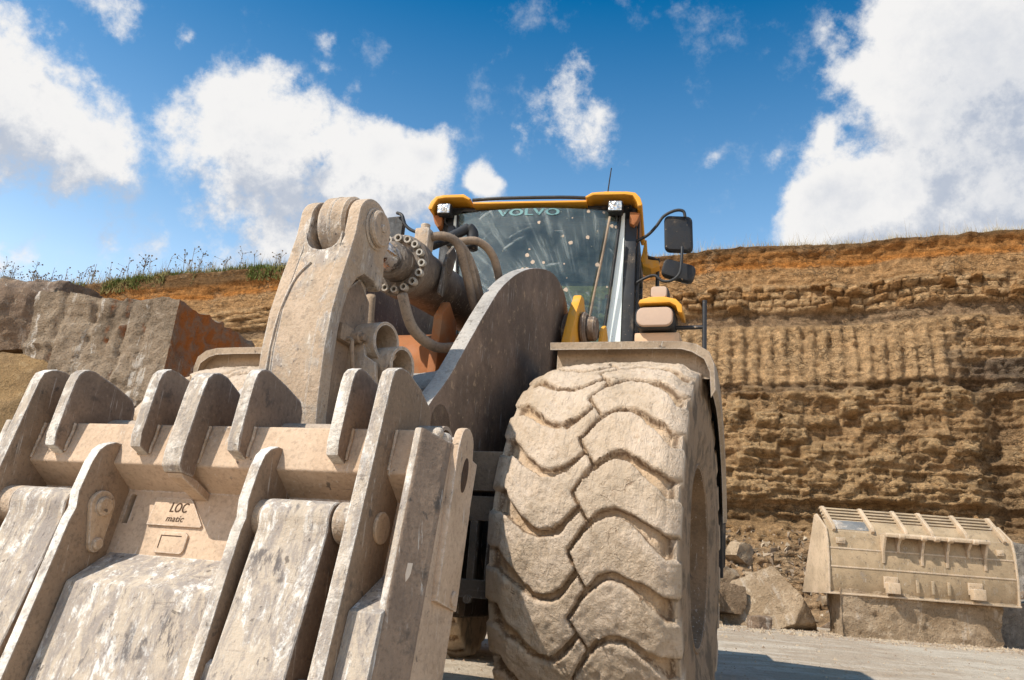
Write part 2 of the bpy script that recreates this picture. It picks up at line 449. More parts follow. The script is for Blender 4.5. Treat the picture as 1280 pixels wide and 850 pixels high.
def glass(name, dusty=True):
    m, t = new_mat(name)
    v = oc(t)
    tr = t.n('ShaderNodeBsdfTransparent'); tr.inputs[0].default_value = (.66, .79, .73, 1)
    gl = t.n('ShaderNodeBsdfGlossy'); gl.inputs['Roughness'].default_value = .03
    gl.inputs['Color'].default_value = (1, 1, 1, 1)
    fr = t.n('ShaderNodeFresnel'); fr.inputs[0].default_value = 1.5
    mx = t.n('ShaderNodeMixShader')
    t.link(fr.outputs[0], mx.inputs[0]); t.link(tr.outputs[0], mx.inputs[1]); t.link(gl.outputs[0], mx.inputs[2])
    out = mx
    if dusty:
        # dust film in wiped arcs around the wiper pivot, smears and mud spots
        # cab frame: x lateral, z up (glass lies nearly in x-z)
        piv = t.vmath('SUBTRACT', v, (.55, 0, 2.3))
        sep = t.n('ShaderNodeSeparateXYZ'); t.link(piv, sep.inputs[0])
        ang = t.math('ARCTAN2', sep.outputs[0], sep.outputs[2])
        rad = t.vmath('LENGTH', piv)
        cmb = t.n('ShaderNodeCombineXYZ')
        t.link(t.math('MULTIPLY', ang, 26.0), cmb.inputs[0]); t.link(t.math('MULTIPLY', rad, 2.6), cmb.inputs[1])
        streak = t.noise(cmb.outputs[0], 1.0, 7, .68, .3)
        cmb2 = t.n('ShaderNodeCombineXYZ')
        t.link(t.math('MULTIPLY', ang, 3.0), cmb2.inputs[0]); t.link(t.math('MULTIPLY', rad, 30.0), cmb2.inputs[1])
        sweep = t.noise(cmb2.outputs[0], 1.0, 5, .6)
        big = t.noise(v, 2.2, 4, .6)
        film = t.math('MULTIPLY', t.ramp(streak, .44, .85), t.ramp(big, .30, .68))
        film = t.math('ADD', t.math('MULTIPLY', film, .42), t.math('MULTIPLY', t.ramp(sweep, .72, .86), .5))
        film = t.math('ADD', film, t.ramp(big, .25, .75, .02, .15))
        film = t.math('MINIMUM', film, .75)
        d = t.n('ShaderNodeBsdfDiffuse'); d.inputs[0].default_value = (.40, .45, .45, 1)
        m2 = t.n('ShaderNodeMixShader')
        t.link(film, m2.inputs[0]); t.link(mx.outputs[0], m2.inputs[1]); t.link(d.outputs[0], m2.inputs[2])
        # mud spots, thicker towards the right hand side of the pane
        vor = t.n('ShaderNodeTexVoronoi', feature='F1'); vor.inputs['Scale'].default_value = 17
        t.link(v, vor.inputs['Vector'])
        sx = t.n('ShaderNodeSeparateXYZ'); t.link(v, sx.inputs[0])
        sel = t.math('GREATER_THAN', t.math('ADD', t.vmath('DOT_PRODUCT', vor.outputs['Color'], (.5, .3, .2)), t.math('MULTIPLY', sx.outputs[0], .42)), .52)
        sc = t.n('ShaderNodeSeparateColor'); t.link(vor.outputs['Color'], sc.inputs[0])
        spot = t.math('MULTIPLY', t.math('LESS_THAN', t.math('ADD', vor.outputs['Distance'], t.math('MULTIPLY', t.noise(v, 60, 3, .6), .18)), t.math('MULTIPLY', t.math('POWER', sc.outputs[2], 2.6), .42)), sel)
        mud = t.n('ShaderNodeBsdfDiffuse'); mud.inputs[0].default_value = (.50, .40, .31, 1)
        m3 = t.n('ShaderNodeMixShader')
        t.link(spot, m3.inputs[0]); t.link(m2.outputs[0], m3.inputs[1]); t.link(mud.outputs[0], m3.inputs[2])
        out = m3
    o = t.n('ShaderNodeOutputMaterial')
    t.link(out.outputs[0], o.inputs[0])
    return m
M_glass = glass('dusty_windscreen_glass')
M_glassback = glass('tinted_window_glass', False)
def lens():
    m, t = new_mat('lamp_lens')
    v = oc(t)
    w = t.n('ShaderNodeTexVoronoi'); w.inputs['Scale'].default_value = 40; t.link(v, w.inputs['Vector'])
    finish(t, t.mix(t.ramp(t.noise(v, 14, 4), .45, .7), (.50, .52, .54, 1), (.36, .33, .29, 1)), .2, t.bump(w.outputs[0], .7, .01), metal=.55)
    return m
M_lens = lens()
def flat_decal():
    m, t = new_mat('pale_teal_lettering')
    c = t.mix(t.ramp(t.noise(oc(t), 18, 5, .65), .5, .7), (.15, .30, .31, 1), (.055, .12, .135, 1))
    finish(t, c, .5)
    return m
M_decal = flat_decal()

def mud_tyre():
    m, t = new_mat('mud_caked_rubber')
    v = oc(t)
    at = t.n('ShaderNodeAttribute'); at.attribute_name = 'lug'
    n1 = t.noise(v, 4, 6, .6); n2 = t.noise(v, 26, 6, .68); n3 = t.noise(v, 110, 4, .6)
    c = t.mix(t.ramp(n1, .30, .70), (.58, .46, .35, 1), (.49, .38, .275, 1))
    c = t.mix(t.ramp(n2, .55, .75, 0, .5), c, (.36, .26, .175, 1))
    # groove bottoms hold damp darker dirt, lug edges break open
    c = t.mix(t.math('MULTIPLY', t.math('SUBTRACT', 1.0, at.outputs['Fac']), t.ramp(n1, .3, .6, .55, .85)), c, (.52, .37, .235, 1))
    # sidewall: darker brown than the tread
    at2 = t.n('ShaderNodeAttribute'); at2.attribute_name = 'side'
    side = t.mix(t.ramp(t.noise(t.mapping(v, (1, 1, 1)), 7, 6, .65), .38, .68), (.30, .215, .145, 1), (.155, .118, .085, 1))
    c = t.mix(at2.outputs['Fac'], c, side)
    # drag lines and pits in the dried mud
    drag = t.noise(t.mapping(v, (3.2, 1, 1), (0, 0, 0)), 13, 6, .7, 1.2)
    fis = t.math('ABSOLUTE', t.math('SUBTRACT', t.noise(v, 7.5, 4, .55, .8), .5))
    lu = at.outputs['Fac']
    rimline = t.math('MULTIPLY', t.math('MULTIPLY', t.ramp(lu, .02, .30), t.ramp(lu, .85, .45)), t.ramp(n2, .30, .55))
    crack = t.math('MAXIMUM', rimline, t.math('MULTIPLY', t.ramp(fis, .0, .014, 1, 0), t.ramp(n1, .62, .74)))
    pit = t.math('MULTIPLY', t.ramp(t.noise(v, 46, 4, .6), .82, .90), .6)
    c = t.mix(t.math('MULTIPLY', t.math('MAXIMUM', crack, pit), .8), c, (.17, .105, .062, 1))
    h = t.math('SUBTRACT', t.math('ADD', t.math('ADD', t.math('MULTIPLY', n2, .7), t.math('MULTIPLY', n3, .3)), t.math('MULTIPLY', drag, .8)), t.math('MULTIPLY', t.math('MAXIMUM', crack, pit), .5))
    finish(t, c, .95, t.bump(h, .8, .014), spec=.15)
    return m
M_tyre = mud_tyre()
M_rim = dusty_steel('dusty_rim_steel', dust=(.25, .165, .10), dust2=(.17, .115, .07), wear=.3, darkamt=.4)

def rock_mat(name, cols, scale=1.0, streaks=0.0, stain=None, bumpy=.9):
    m, t = new_mat(name)
    v = oc(t)
    n1 = t.noise(v, .9 * scale, 6, .6, .3); n2 = t.noise(v, 5 * scale, 8, .68); n3 = t.noise(v, 32 * scale, 5, .65)
    c = t.mix(t.ramp(n1, .30, .70), cols[0], cols[1])
    c = t.mix(t.ramp(n2, .55, .80), c, cols[2])
    c = t.mix(t.ramp(n2, .42, .25, 0, .6), c, tuple(x * .55 for x in cols[1][:3]))
    c = t.mix(t.ramp(n3, .56, .78, 0, .6), c, tuple(x * .45 for x in cols[1][:3]))
    if streaks:
        sv = t.mapping(v, (3.4, 3.4, .5))
        s = t.noise(sv, 1.5, 6, .7, .5)
        c = t.mix(t.math('MULTIPLY', t.ramp(s, .60, .74, 0, streaks), t.ramp(n2, .35, .55)), c, (.66, .60, .53, 1))
    if stain:                       # one joint face of the block is coated with iron stain
        nrm = t.n('ShaderNodeTexCoord').outputs['Normal']
        f = t.math('MULTIPLY', t.ramp(t.vmath('DOT_PRODUCT', nrm, stain[0]), .45, .75), t.ramp(t.noise(t.mapping(v, (1, 1, .8)), 1.4, 5, .6), .30, .62, .12, 1))
        c = t.mix(f, c, t.mix(t.ramp(n2, .35, .7), stain[1], stain[2]))
    h = t.math('ADD', t.math('MULTIPLY', n2, 1.0), t.math('MULTIPLY', n3, .35))
    finish(t, c, .95, t.bump(h, bumpy, .05), spec=.15)
    return m
M_block = rock_mat('grey_tan_limestone', ((.335, .255, .18), (.235, .178, .125), (.40, .315, .235)), 1.3, .8, ((1, 0, 0), (.46, .15, .04, 1), (.36, .20, .12, 1)), 1.2)
M_brownblock = rock_mat('brown_split_stone', ((.28, .195, .125), (.20, .14, .09), (.36, .265, .175)), 1.5, .55)
M_redblock = rock_mat('reddish_limestone', ((.27, .19, .13), (.205, .145, .105), (.33, .25, .18)), 1.3, .4)
M_sand = rock_mat('tan_sandstone', ((.40, .295, .195), (.30, .215, .135), (.47, .36, .25)), 1.3, .25)
M_greyrock = rock_mat('grey_slab_stone', ((.30, .26, .215), (.22, .19, .16), (.36, .31, .26)), 1.5, .2)
M_orangeface = rock_mat('orange_stained_stone', ((.42, .16, .055), (.36, .20, .11), (.34, .26, .19)), 1.4, .3)

M_soil = rock_mat('orange_brown_soil', ((.34, .215, .10), (.26, .165, .08), (.40, .27, .14)), 1.6, 0)
def cliff_mat():
    m, t = new_mat('layered_quarry_face')
    v = t.n('ShaderNodeTexCoord').outputs['Object']
    at = t.n('ShaderNodeVertexColor'); at.layer_name = 'strata'
    n1 = t.noise(v, 1.3, 6, .62); n2 = t.noise(v, 7, 7, .68); n3 = t.noise(v, 38, 5, .68)
    fine = t.noise(t.mapping(v, (1.2, 1.2, 9)), 2.0, 6, .7)
    k = t.math('MULTIPLY', t.ramp(n2, .2, .8, .66, 1.24), t.ramp(n3, .2, .8, .70, 1.20))
    k = t.math('MULTIPLY', k, t.ramp(fine, .2, .8, .80, 1.14))
    c = t.vmath('MULTIPLY', t.vmath('SCALE', at.outputs[0], scale=k), (1.14, 1.04, .97))
    c = t.mix(t.ramp(n1, .60, .85, 0, .35), c, (.50, .36, .215, 1))
    # open joints between the stones, longer along the beds than across them
    vo = t.n('ShaderNodeTexVoronoi', feature='DISTANCE_TO_EDGE'); vo.inputs['Scale'].default_value = 1.0
    wv = t.mapping(v, (2.6, 2.6, 6.5))
    wn = t.n('ShaderNodeTexNoise'); wn.inputs['Scale'].default_value = 3.0; wn.inputs['Detail'].default_value = 5; t.link(v, wn.inputs['Vector'])
    wv = t.vmath('ADD', wv, t.vmath('SCALE', t.vmath('SUBTRACT', wn.outputs['Color'], (.5, .5, .5)), scale=2.2))
    t.link(wv, vo.inputs['Vector'])
    joint = t.math('MULTIPLY', t.ramp(vo.outputs[0], .0, .07, 1, 0), t.ramp(n1, .42, .62))
    c = t.mix(t.math('MULTIPLY', joint, .55), c, (.14, .095, .055, 1))
    h = t.math('SUBTRACT', t.math('ADD', t.math('MULTIPLY', n2, 1.0), t.math('MULTIPLY', n3, .6)), t.math('MULTIPLY', joint, .9))
    finish(t, c, .97, t.bump(h, 1.0, .09), spec=.1)
    return m
M_cliff = cliff_mat()

def ground_mat():
    m, t = new_mat('dusty_haul_ground')
    v = t.n('ShaderNodeTexCoord').outputs['Object']
    n1 = t.noise(v, .35, 6, .6); n2 = t.noise(v, 2.6, 7, .66); n3 = t.noise(v, 24, 6, .7)
    tr = t.noise(t.mapping(v, (.5, 3.0, 1), (0, 0, radians(14))), 1.4, 6, .65)
    c = t.mix(t.ramp(n1, .38, .62), (.47, .40, .315, 1), (.40, .32, .24, 1))
    c = t.mix(t.ramp(tr, .45, .68, 0, .7), c, (.54, .47, .38, 1))
    c = t.mix(t.ramp(n2, .52, .72, 0, .55), c, (.33, .255, .185, 1))
    c = t.mix(t.ramp(n3, .58, .74, 0, .6), c, (.24, .185, .135, 1))
    h = t.math('ADD', n2, t.math('MULTIPLY', n3, .4))
    finish(t, c, .97, t.bump(h, .8, .05), spec=.1)
    return m
M_ground = ground_mat()
def simple_var(name, a, b, scale, rough=.95):
    m, t = new_mat(name)
    v = oc(t)
    c = t.mix(t.ramp(t.noise(v, scale, 4, .6), .36, .64), (*a, 1), (*b, 1))
    finish(t, c, rough, spec=.15)
    return m
M_grass = simple_var('green_grass', (.10, .125, .032), (.24, .205, .085), 1.1)
M_dry = simple_var('dry_grass', (.30, .235, .13), (.40, .33, .20), 1.4)
M_weed = simple_var('dead_weed_stalk', (.12, .09, .06), (.20, .15, .10), 2)
M_gravel = simple_var('gravel_stone', (.40, .315, .22), (.27, .20, .14), 3)
# ------------------------------------------------------------------ ground
def ground_z(x, y):
    z = .25 * sstep(8.0, 13.5, y) + .0 * x
    p = np.stack([x * .45, y * .45, x * 0], -1)
    z = z + .035 * fbm(p, 4, 3) * sstep(.5, 6, np.hypot(x, y))
    # wheel ruts along the haul way
    z = z + .012 * fbm(np.stack([x * .9, y * 3.4, x * 0], -1), 3, 9)
    return z
def axis(lo, hi, dlo, dhi, fine, coarse):
    a = [lo]
    while a[-1] < hi:
        x = a[-1]
        a.append(x + (fine if dlo <= x <= dhi else min(coarse, fine + .18 * max(dlo - x, x - dhi))))
    return np.array(a)
gx = axis(-320, 320, -10, 12, .13, 20); gy = axis(-260, 420, .0, 21, .13, 20)
X, Y = np.meshgrid(gx, gy, indexing='ij')
P = np.stack([X, Y, ground_z(X, Y)], -1)
ground = link('ground', grid_mesh('ground', P), M_ground, None, 180)
tag(ground, kind='structure')

# bank of loose soil on the left, carrying the quarried blocks
bx_ = np.linspace(-16.5, -1.2, 110); by_ = np.linspace(7.6, 19, 90)
X, Y = np.meshgrid(bx_, by_, indexing='ij')
q = np.stack([X, Y, X * 0], -1)
r = np.hypot((X + 8.0) / 6.9, (Y - 12.9) / 5.4)
zb = -.25 + 2.95 * sstep(1.0, .52, r) * (1 + .14 * fbm(q * .8, 4, 21)) + .22 * fbm(q * 1.7, 4, 22, ridged=True) * sstep(1.05, .9, r) + .06 * fbm(q * 7, 3, 23)
bank = link('earth_bank', grid_mesh('earth_bank', np.stack([X, Y, zb], -1)), M_soil, None, 180)
tag(bank, kind='structure')
# ------------------------------------------------------------------ quarry face
CL_PTS = np.array([(-60, 37), (-32, 32), (-20, 29.5), (-8.2, 26.2), (5.4, 20.3), (12.5, 18.3), (22, 16.2), (40, 12.5)], float)
CL_TOP = np.array([9.6, 9.9, 9.75, 10.35, 9.72, 10.05, 10.6, 11], float)
seg = np.r_[0, np.cumsum(np.hypot(*np.diff(CL_PTS, axis=0).T))]
def cl_at(s):
    return np.interp(s, seg, CL_PTS[:, 0]), np.interp(s, seg, CL_PTS[:, 1]), np.interp(s, seg, CL_TOP)
s_lo, s_hi = np.interp(3.2, CL_PTS[:, 0], seg), np.interp(14.5, CL_PTS[:, 0], seg)
ss = axis(0, seg[-1], s_lo, s_hi, .042, .30)
sx, sy, stop = cl_at(ss)
# blunt the corners of the line
ker = np.ones(25) / 25
tx = np.gradient(sx); ty = np.gradient(sy); ln = np.hypot(tx, ty); nx, ny = ty / ln, -tx / ln      # towards the quarry floor
nx = np.convolve(np.pad(nx, 12, 'edge'), ker, 'valid'); ny = np.convolve(np.pad(ny, 12, 'edge'), ker, 'valid')
NZ = 250
tt = np.linspace(0, 1, NZ)
Sg, Tg = np.meshgrid(ss, tt, indexing='ij')
topz = stop[:, None] + .16 * fbm(np.stack([Sg * .35, Sg * 0, Sg * 0], -1), 4, 5) + .05 * fbm(np.stack([Sg * 2.2, Sg * 0, Sg * 0], -1), 3, 6)
Zg = -0.3 + (topz + .3) * Tg
hz = Zg / topz * 10.0                                             # height as if the face were ten metres
wz = hz + .22 * fbm(np.stack([Sg * .22, hz * .2, hz * 0], -1), 4, 31) - .012 * (Sg - s_lo)
q3 = lambda a, b, c=0.: np.stack([Sg * a, hz * b, hz * 0 + c], -1)
big = fbm(q3(.35, .35), 5, 11); mid = fbm(q3(1.3, 1.6), 5, 12); rid = fbm(q3(.9, 1.1, 3), 5, 13, ridged=True); sml = fbm(q3(5, 6), 4, 14)
d = (10 - hz) * .13 + .22 * big
def terr(x, n=4.0):
    y = x * n; f = np.floor(y)
    return (f + sstep(.32, .68, y - f)) / n
mid = .35 * mid + .65 * terr(mid + .12 * sml, 4.5)
band = lambda a, b, e=.1: sstep(a - e, a + e, wz) * (1 - sstep(b - e, b + e, wz))
def blocks(h, w, seed, jit=.75):
    zz = wz / h + jit * fbm(q3(.8, .8), 3, seed + 5)
    row = np.floor(zz); fz = zz - row
    off = _hash(row, row * 0, row * 0, seed)
    uu = Sg / w * (1 + .5 * _hash(row, row * 0, row * 0, seed + 3)) + off * 7 + .45 * fbm(q3(1.6, 2.2), 4, seed + 7)
    c = np.floor(uu); fu = uu - c
    hgt = _hash(c, row, row * 0, seed + 1)
    gap = np.minimum(np.minimum(fu, 1 - fu) * w, np.minimum(fz, 1 - fz) * h)
    return hgt - .5, sstep(.0, .045, gap)
bh, bg_ = blocks(.21, .42, 40); ch, cg_ = blocks(.13, .26, 60); eh, eg_ = blocks(.34, .62, 80)
xw = np.interp(Sg, seg, CL_PTS[:, 0])
ledge = band(8.02, 8.72); top_soil = sstep(9.25, 9.4, wz); soil = band(8.75, 9.3)
shale = band(7.62, 7.98, .06)
groove = band(5.95, 7.6, .12) * (1 - sstep(10.6, 11.6, xw)); rough_r = band(5.6, 7.6, .15) * sstep(10.2, 11.4, xw)
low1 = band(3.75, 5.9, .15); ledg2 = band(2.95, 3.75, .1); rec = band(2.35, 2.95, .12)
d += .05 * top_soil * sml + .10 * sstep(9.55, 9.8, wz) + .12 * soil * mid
er = sstep(-.25, .2, fbm(q3(.55, 1.2), 4, 44))
d += ledge * (.16 + (.12 + .34 * er) * bh + .07 * sml) * (.45 + .55 * bg_) + ledge * .10 * mid - ledge * (1 - er) * .10
d -= shale * (.12 + .03 * ch)
gp = np.sin((Sg + .07 * fbm(q3(.6, .9), 3, 90)) * 2 * pi / .335)
gam = .5 + .5 * sstep(-.35, .25, fbm(q3(.4, .5), 3, 91))
d += groove * (.062 * np.sign(gp) * np.abs(gp) ** .55 * gam + .035 * mid + .02 * ch * cg_ + .03 * sml)
d += rough_r * (.14 * mid + .14 * bh * bg_ + .05 * sml)
d -= .12 * band(5.78, 6.0, .05)
d += low1 * (.12 * rid + .15 * mid + .30 * eh * eg_ * sstep(-.35, .1, big) + .06 * sml + .06)
d += ledg2 * (.10 + .20 * bh * bg_ + .14 * eh + .06 * sml + .1 * mid)
d -= rec * (.10 + .12 * mid + .12 * ch)
low = 1 - sstep(2.2, 2.6, wz)
d += low * (.12 * rid + .16 * mid + .12 * ch * cg_)
# gully running down on the right
gx0 = 11.3 + .28 * (6.4 - wz) * .45 + .3 * fbm(q3(.0, .8), 3, 95)
gully = np.exp(-((xw - gx0) / .38) ** 2) * sstep(2.0, 3.0, wz) * (1 - sstep(5.6, 6.8, wz))
d -= .55 * gully
# scree at the foot
foot = np.clip(2.35 + .5 * fbm(q3(.35, 0), 3, 96) - hz, 0, 9)
d += foot * (.75 + .2 * big) + sstep(0, .6, foot) * (.13 * np.abs(fbm(q3(3.2, 3.2), 4, 97)) + .05 * sml)
hard = (low1 + ledg2 + rough_r + rec + low)
d += hard * .12 * terr(fbm(q3(1.1, 3.0), 4, 110), 3.5)
d += .035 * fbm(q3(10, 11), 3, 98) + .05 * fbm(q3(3, 3.4), 3, 99)
d += (.25 + .75 * np.clip(hard, 0, 1)) * .040 * fbm(q3(4.2, 7.5), 4, 101, ridged=True)
# thin beds weathered back to different depths
bed = np.floor(wz / .085 + 1.2 * fbm(q3(.5, .3), 3, 103))
d += (.015 + .050 * np.clip(hard, 0, 1)) * (_hash(bed, np.floor(Sg * .8 + 2 * fbm(q3(.5, .5), 2, 105)), bed * 0, 104) - .5) * 2
d += low1 * .24 * (ch * cg_) * sstep(-.1, .25, fbm(q3(.6, .8), 3, 106)) + ledg2 * .12 * ch * cg_
PX = sx[:, None] + nx[:, None] * d; PY = sy[:, None] + ny[:, None] * d
# rounded turf edge and the plateau behind it
rows = [np.stack([PX, PY, Zg], -1)]
for back, dz in ((.12, .05), (.5, .10), (1.4, .18), (4, .35), (10, .7), (30, 1.2), (120, 1.5)):
    rows.append(np.stack([sx + nx * (d[:, -1] - back), sy + ny * (d[:, -1] - back), topz[:, -1] + dz + .06 * fbm(np.stack([ss * 1.1, ss * 0 + back, ss * 0], -1), 3, 4)], -1)[:, None, :])
P = np.concatenate(rows, 1)
cm = grid_mesh('cliff', P)
# colour of each bed of rock; recesses and gully darker
def lerp(c, m, col): return c * (1 - m[..., None]) + np.array(col) * m[..., None]
c = np.zeros((*Sg.shape, 3)) + np.array((.415, .285, .155))
c = lerp(c, sstep(-.2, .4, mid), (.36, .245, .13))
c = lerp(c, soil, (.40, .255, .125)); c = lerp(c, soil * sstep(.0, .4, big), (.47, .335, .19))
c = lerp(c, top_soil, (.36, .185, .065)); c = lerp(c, sstep(9.68, 9.85, wz), (.17, .105, .05))
c = lerp(c, band(9.28, 9.46, .05) * .8, (.43, .19, .05))
c = lerp(c, ledge, (.49, .345, .19)); c = lerp(c, ledge * sstep(.1, .3, bh) * .8, (.40, .235, .10))
c = lerp(c, ledge * (1 - bg_), (.22, .13, .06))
c = lerp(c, shale * .85, (.25, .185, .12)); c = lerp(c, groove * .8, (.47, .335, .19))
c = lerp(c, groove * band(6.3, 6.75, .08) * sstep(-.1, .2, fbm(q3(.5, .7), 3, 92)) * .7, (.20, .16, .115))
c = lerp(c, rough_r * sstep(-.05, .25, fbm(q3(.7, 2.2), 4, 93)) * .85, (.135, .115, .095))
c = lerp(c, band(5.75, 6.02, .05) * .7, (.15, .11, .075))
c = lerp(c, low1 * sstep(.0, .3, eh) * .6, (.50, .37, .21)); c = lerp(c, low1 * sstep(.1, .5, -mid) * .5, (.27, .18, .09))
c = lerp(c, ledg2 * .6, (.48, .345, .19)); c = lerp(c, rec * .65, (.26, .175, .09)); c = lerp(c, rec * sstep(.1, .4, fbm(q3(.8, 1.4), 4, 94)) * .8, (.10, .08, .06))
c = lerp(c, gully * .6, (.17, .12, .075))
c = lerp(c, sstep(0, .5, foot) * .7, (.42, .30, .185))
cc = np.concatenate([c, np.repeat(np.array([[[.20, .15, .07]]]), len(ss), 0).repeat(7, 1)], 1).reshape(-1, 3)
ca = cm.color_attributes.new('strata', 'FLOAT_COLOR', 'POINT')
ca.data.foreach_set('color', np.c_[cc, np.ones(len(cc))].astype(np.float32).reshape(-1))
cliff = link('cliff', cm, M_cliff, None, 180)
tag(cliff, kind='structure')
RIM = P[:, NZ - 1 + 1]                                                # points along the turf edge

# ------------------------------------------------------------------ grass and weeds on the rim
rng = np.random.default_rng(3)
def blades(n, pick_s, hmin, hmax, w, back):
    s = pick_s(n)
    i = np.interp(s, ss, np.arange(len(ss)))
    base = np.stack([np.interp(i, np.arange(len(ss)), RIM[:, k]) for k in range(3)], -1)
    b = rng.random(n) ** 1.6 * back
    base[:, 0] -= np.interp(i, np.arange(len(ss)), nx) * b; base[:, 1] -= np.interp(i, np.arange(len(ss)), ny) * b
    base[:, 2] += -.04 + .08 * np.minimum(b, 1.5)
    hgt = hmin + (hmax - hmin) * rng.random(n) ** 2
    a = rng.random(n) * 2 * pi
    side = np.stack([np.cos(a), np.sin(a), a * 0], -1) * w
    lean = np.stack([rng.normal(0, .3, n), rng.normal(0, .3, n), np.ones(n)], -1) * hgt[:, None]
    return np.stack([base - side, base + side, base + lean], 1)
def srange(x0, x1):
    a, b = np.interp([x0, x1], CL_PTS[:, 0], seg)
    return lambda n: a + (b - a) * rng.random(n)
g = blades(15000, srange(-15, -5.0), .08, .34, .02, 3.0)
g2 = blades(16000, srange(-17, -5.0), .08, .26, .02, 1.0)
g2 = g2[fbm(g2[:, 0] * (.9, .9, 0), 3, 140) > -.12]
dr = rng.random((len(g2), 1)) ** 1.5 * .5
g2[..., 2] -= dr; g2[..., 0] += -.0; g2[..., 1] -= .18 + dr * .12
g = np.concatenate([g, g2])
grass = link('grass', soup_mesh('grass', g, 3), M_grass, None, None); tag(grass, kind='stuff')
g = np.concatenate([blades(6000, srange(-24, -4), .15, .75, .010, 2.5), blades(6500, srange(3, 15), .05, .26, .008, 1.2), blades(700, srange(4, 14), .2, .6, .005, 1.0)])
drygrass = link('dry_grass', soup_mesh('dry_grass', g, 3), M_dry, None, None); tag(drygrass, kind='stuff')
bm = bmesh.new()
for k in range(120):
    x = random.choice((random.uniform(-22, -11.5), random.uniform(-22, -6)))
    s = float(np.interp(x, CL_PTS[:, 0], seg)); i = int(np.interp(s, ss, np.arange(len(ss))))
    b = random.uniform(.1, 1.8)
    p = Vector(RIM[i]) + Vector((-nx[i] * b + random.uniform(-.2, .2), -ny[i] * b, .02))
    h = random.uniform(.5, 1.25)
    top = p + Vector((random.gauss(0, .09), random.gauss(0, .05), h))
    tube(bm, [p, p.lerp(top, .5) + Vector((random.gauss(0, .02), 0, 0)), top], .008, 4, 2)
    for j in range(random.randint(3, 7)):
        q = p.lerp(top, random.uniform(.5, 1.0))
        e = q + Vector((random.gauss(0, .13), random.gauss(0, .1), random.uniform(.05, .2)))
        tube(bm, [q, e], .005, 3, 1)
        bmesh.ops.create_icosphere(bm, subdivisions=1, radius=random.uniform(.018, .036), matrix=Matrix.Translation(e))
weeds = obj('weeds', bm, M_weed, None, None); tag(weeds, kind='stuff')
# ------------------------------------------------------------------ the wheel loader
AF, AR = radians(18.5), radians(12.0)
loader = thing('wheel_loader', 'huge mud-caked yellow wheel loader facing the viewer with ribbed steel carriage on its arms', 'wheel loader',
               (-.393, 4.593, 0), -AF)
# front frame: x across, y towards the rear, z up.  Rear frame turned a little about the centre joint.
dA = AF - AR
def RF(a, b, c):
    return Vector((a * cos(dA) - b * sin(dA), 1.8 + a * sin(dA) + b * cos(dA), c))
BETA = radians(11.7)
UC = .06
def AT(u_, v_, w_):          # carriage: across, up along its leaning face, out of the face
    return Vector((u_ + UC, -2.1 + v_ * sin(BETA) - w_ * cos(BETA), 1.0 + v_ * cos(BETA) + w_ * sin(BETA)))
def side_prism(bm, vw, u0, u1, bev=.006, seg=2):
    prism(bm, vw, u0, u1, lambda a, b, t: AT(t, a, b), bev, seg)
def abox(bm, u0, u1, v0, v1, w0, w1, bev=.006):
    prism(bm, [(v0, w0), (v1, w0), (v1, w1), (v0, w1)], u0, u1, lambda a, b, t: AT(t, a, b), bev, 2)

# ---- carriage body: beam, recessed back plate, thicker lower plate
bm = bmesh.new()
side_prism(bm, [(.17, -.01), (.172, -.19), (.0, -.20), (-.05, -.16), (-.030, -.112), (.026, 0)], -.80, .80, .008, 3)
back = [(.02, -.15), (.02, -.19), (-.98, -.19), (-.98, -.15)]
# back plate built of strips so that the hand slot is a real opening
for u0, u1 in ((-.80, -.284), (-.260, .80)):
    side_prism(bm, [(.02, -.11), (.02, -.15), (-.98, -.15), (-.98, -.11)], u0, u1, 0)
for v0, v1 in ((.02, -.045), (-.143, -.98)):
    side_prism(bm, [(v0, -.1102), (v0, -.1498), (v1, -.1498), (v1, -.1102)], -.284, -.260, 0)
carriage = obj('tool_carriage', bm, M_beam, loader)
bm = bmesh.new()
for a0, a1, b0, b1, c0, c1 in ((-.30, -.245, -.175, -.02, -.262, -.256), (-.300, -.288, -.175, -.02, -.256, -.152), (-.257, -.245, -.175, -.02, -.256, -.152), (-.288, -.257, -.032, -.02, -.256, -.152), (-.288, -.257, -.175, -.163, -.256, -.152)):
    abox(bm, a0, a1, b0, b1, c0, c1, 0)
obj('slot_shade_box', bm, M_under, carriage)  # closed dark box added behind the slot to keep light out
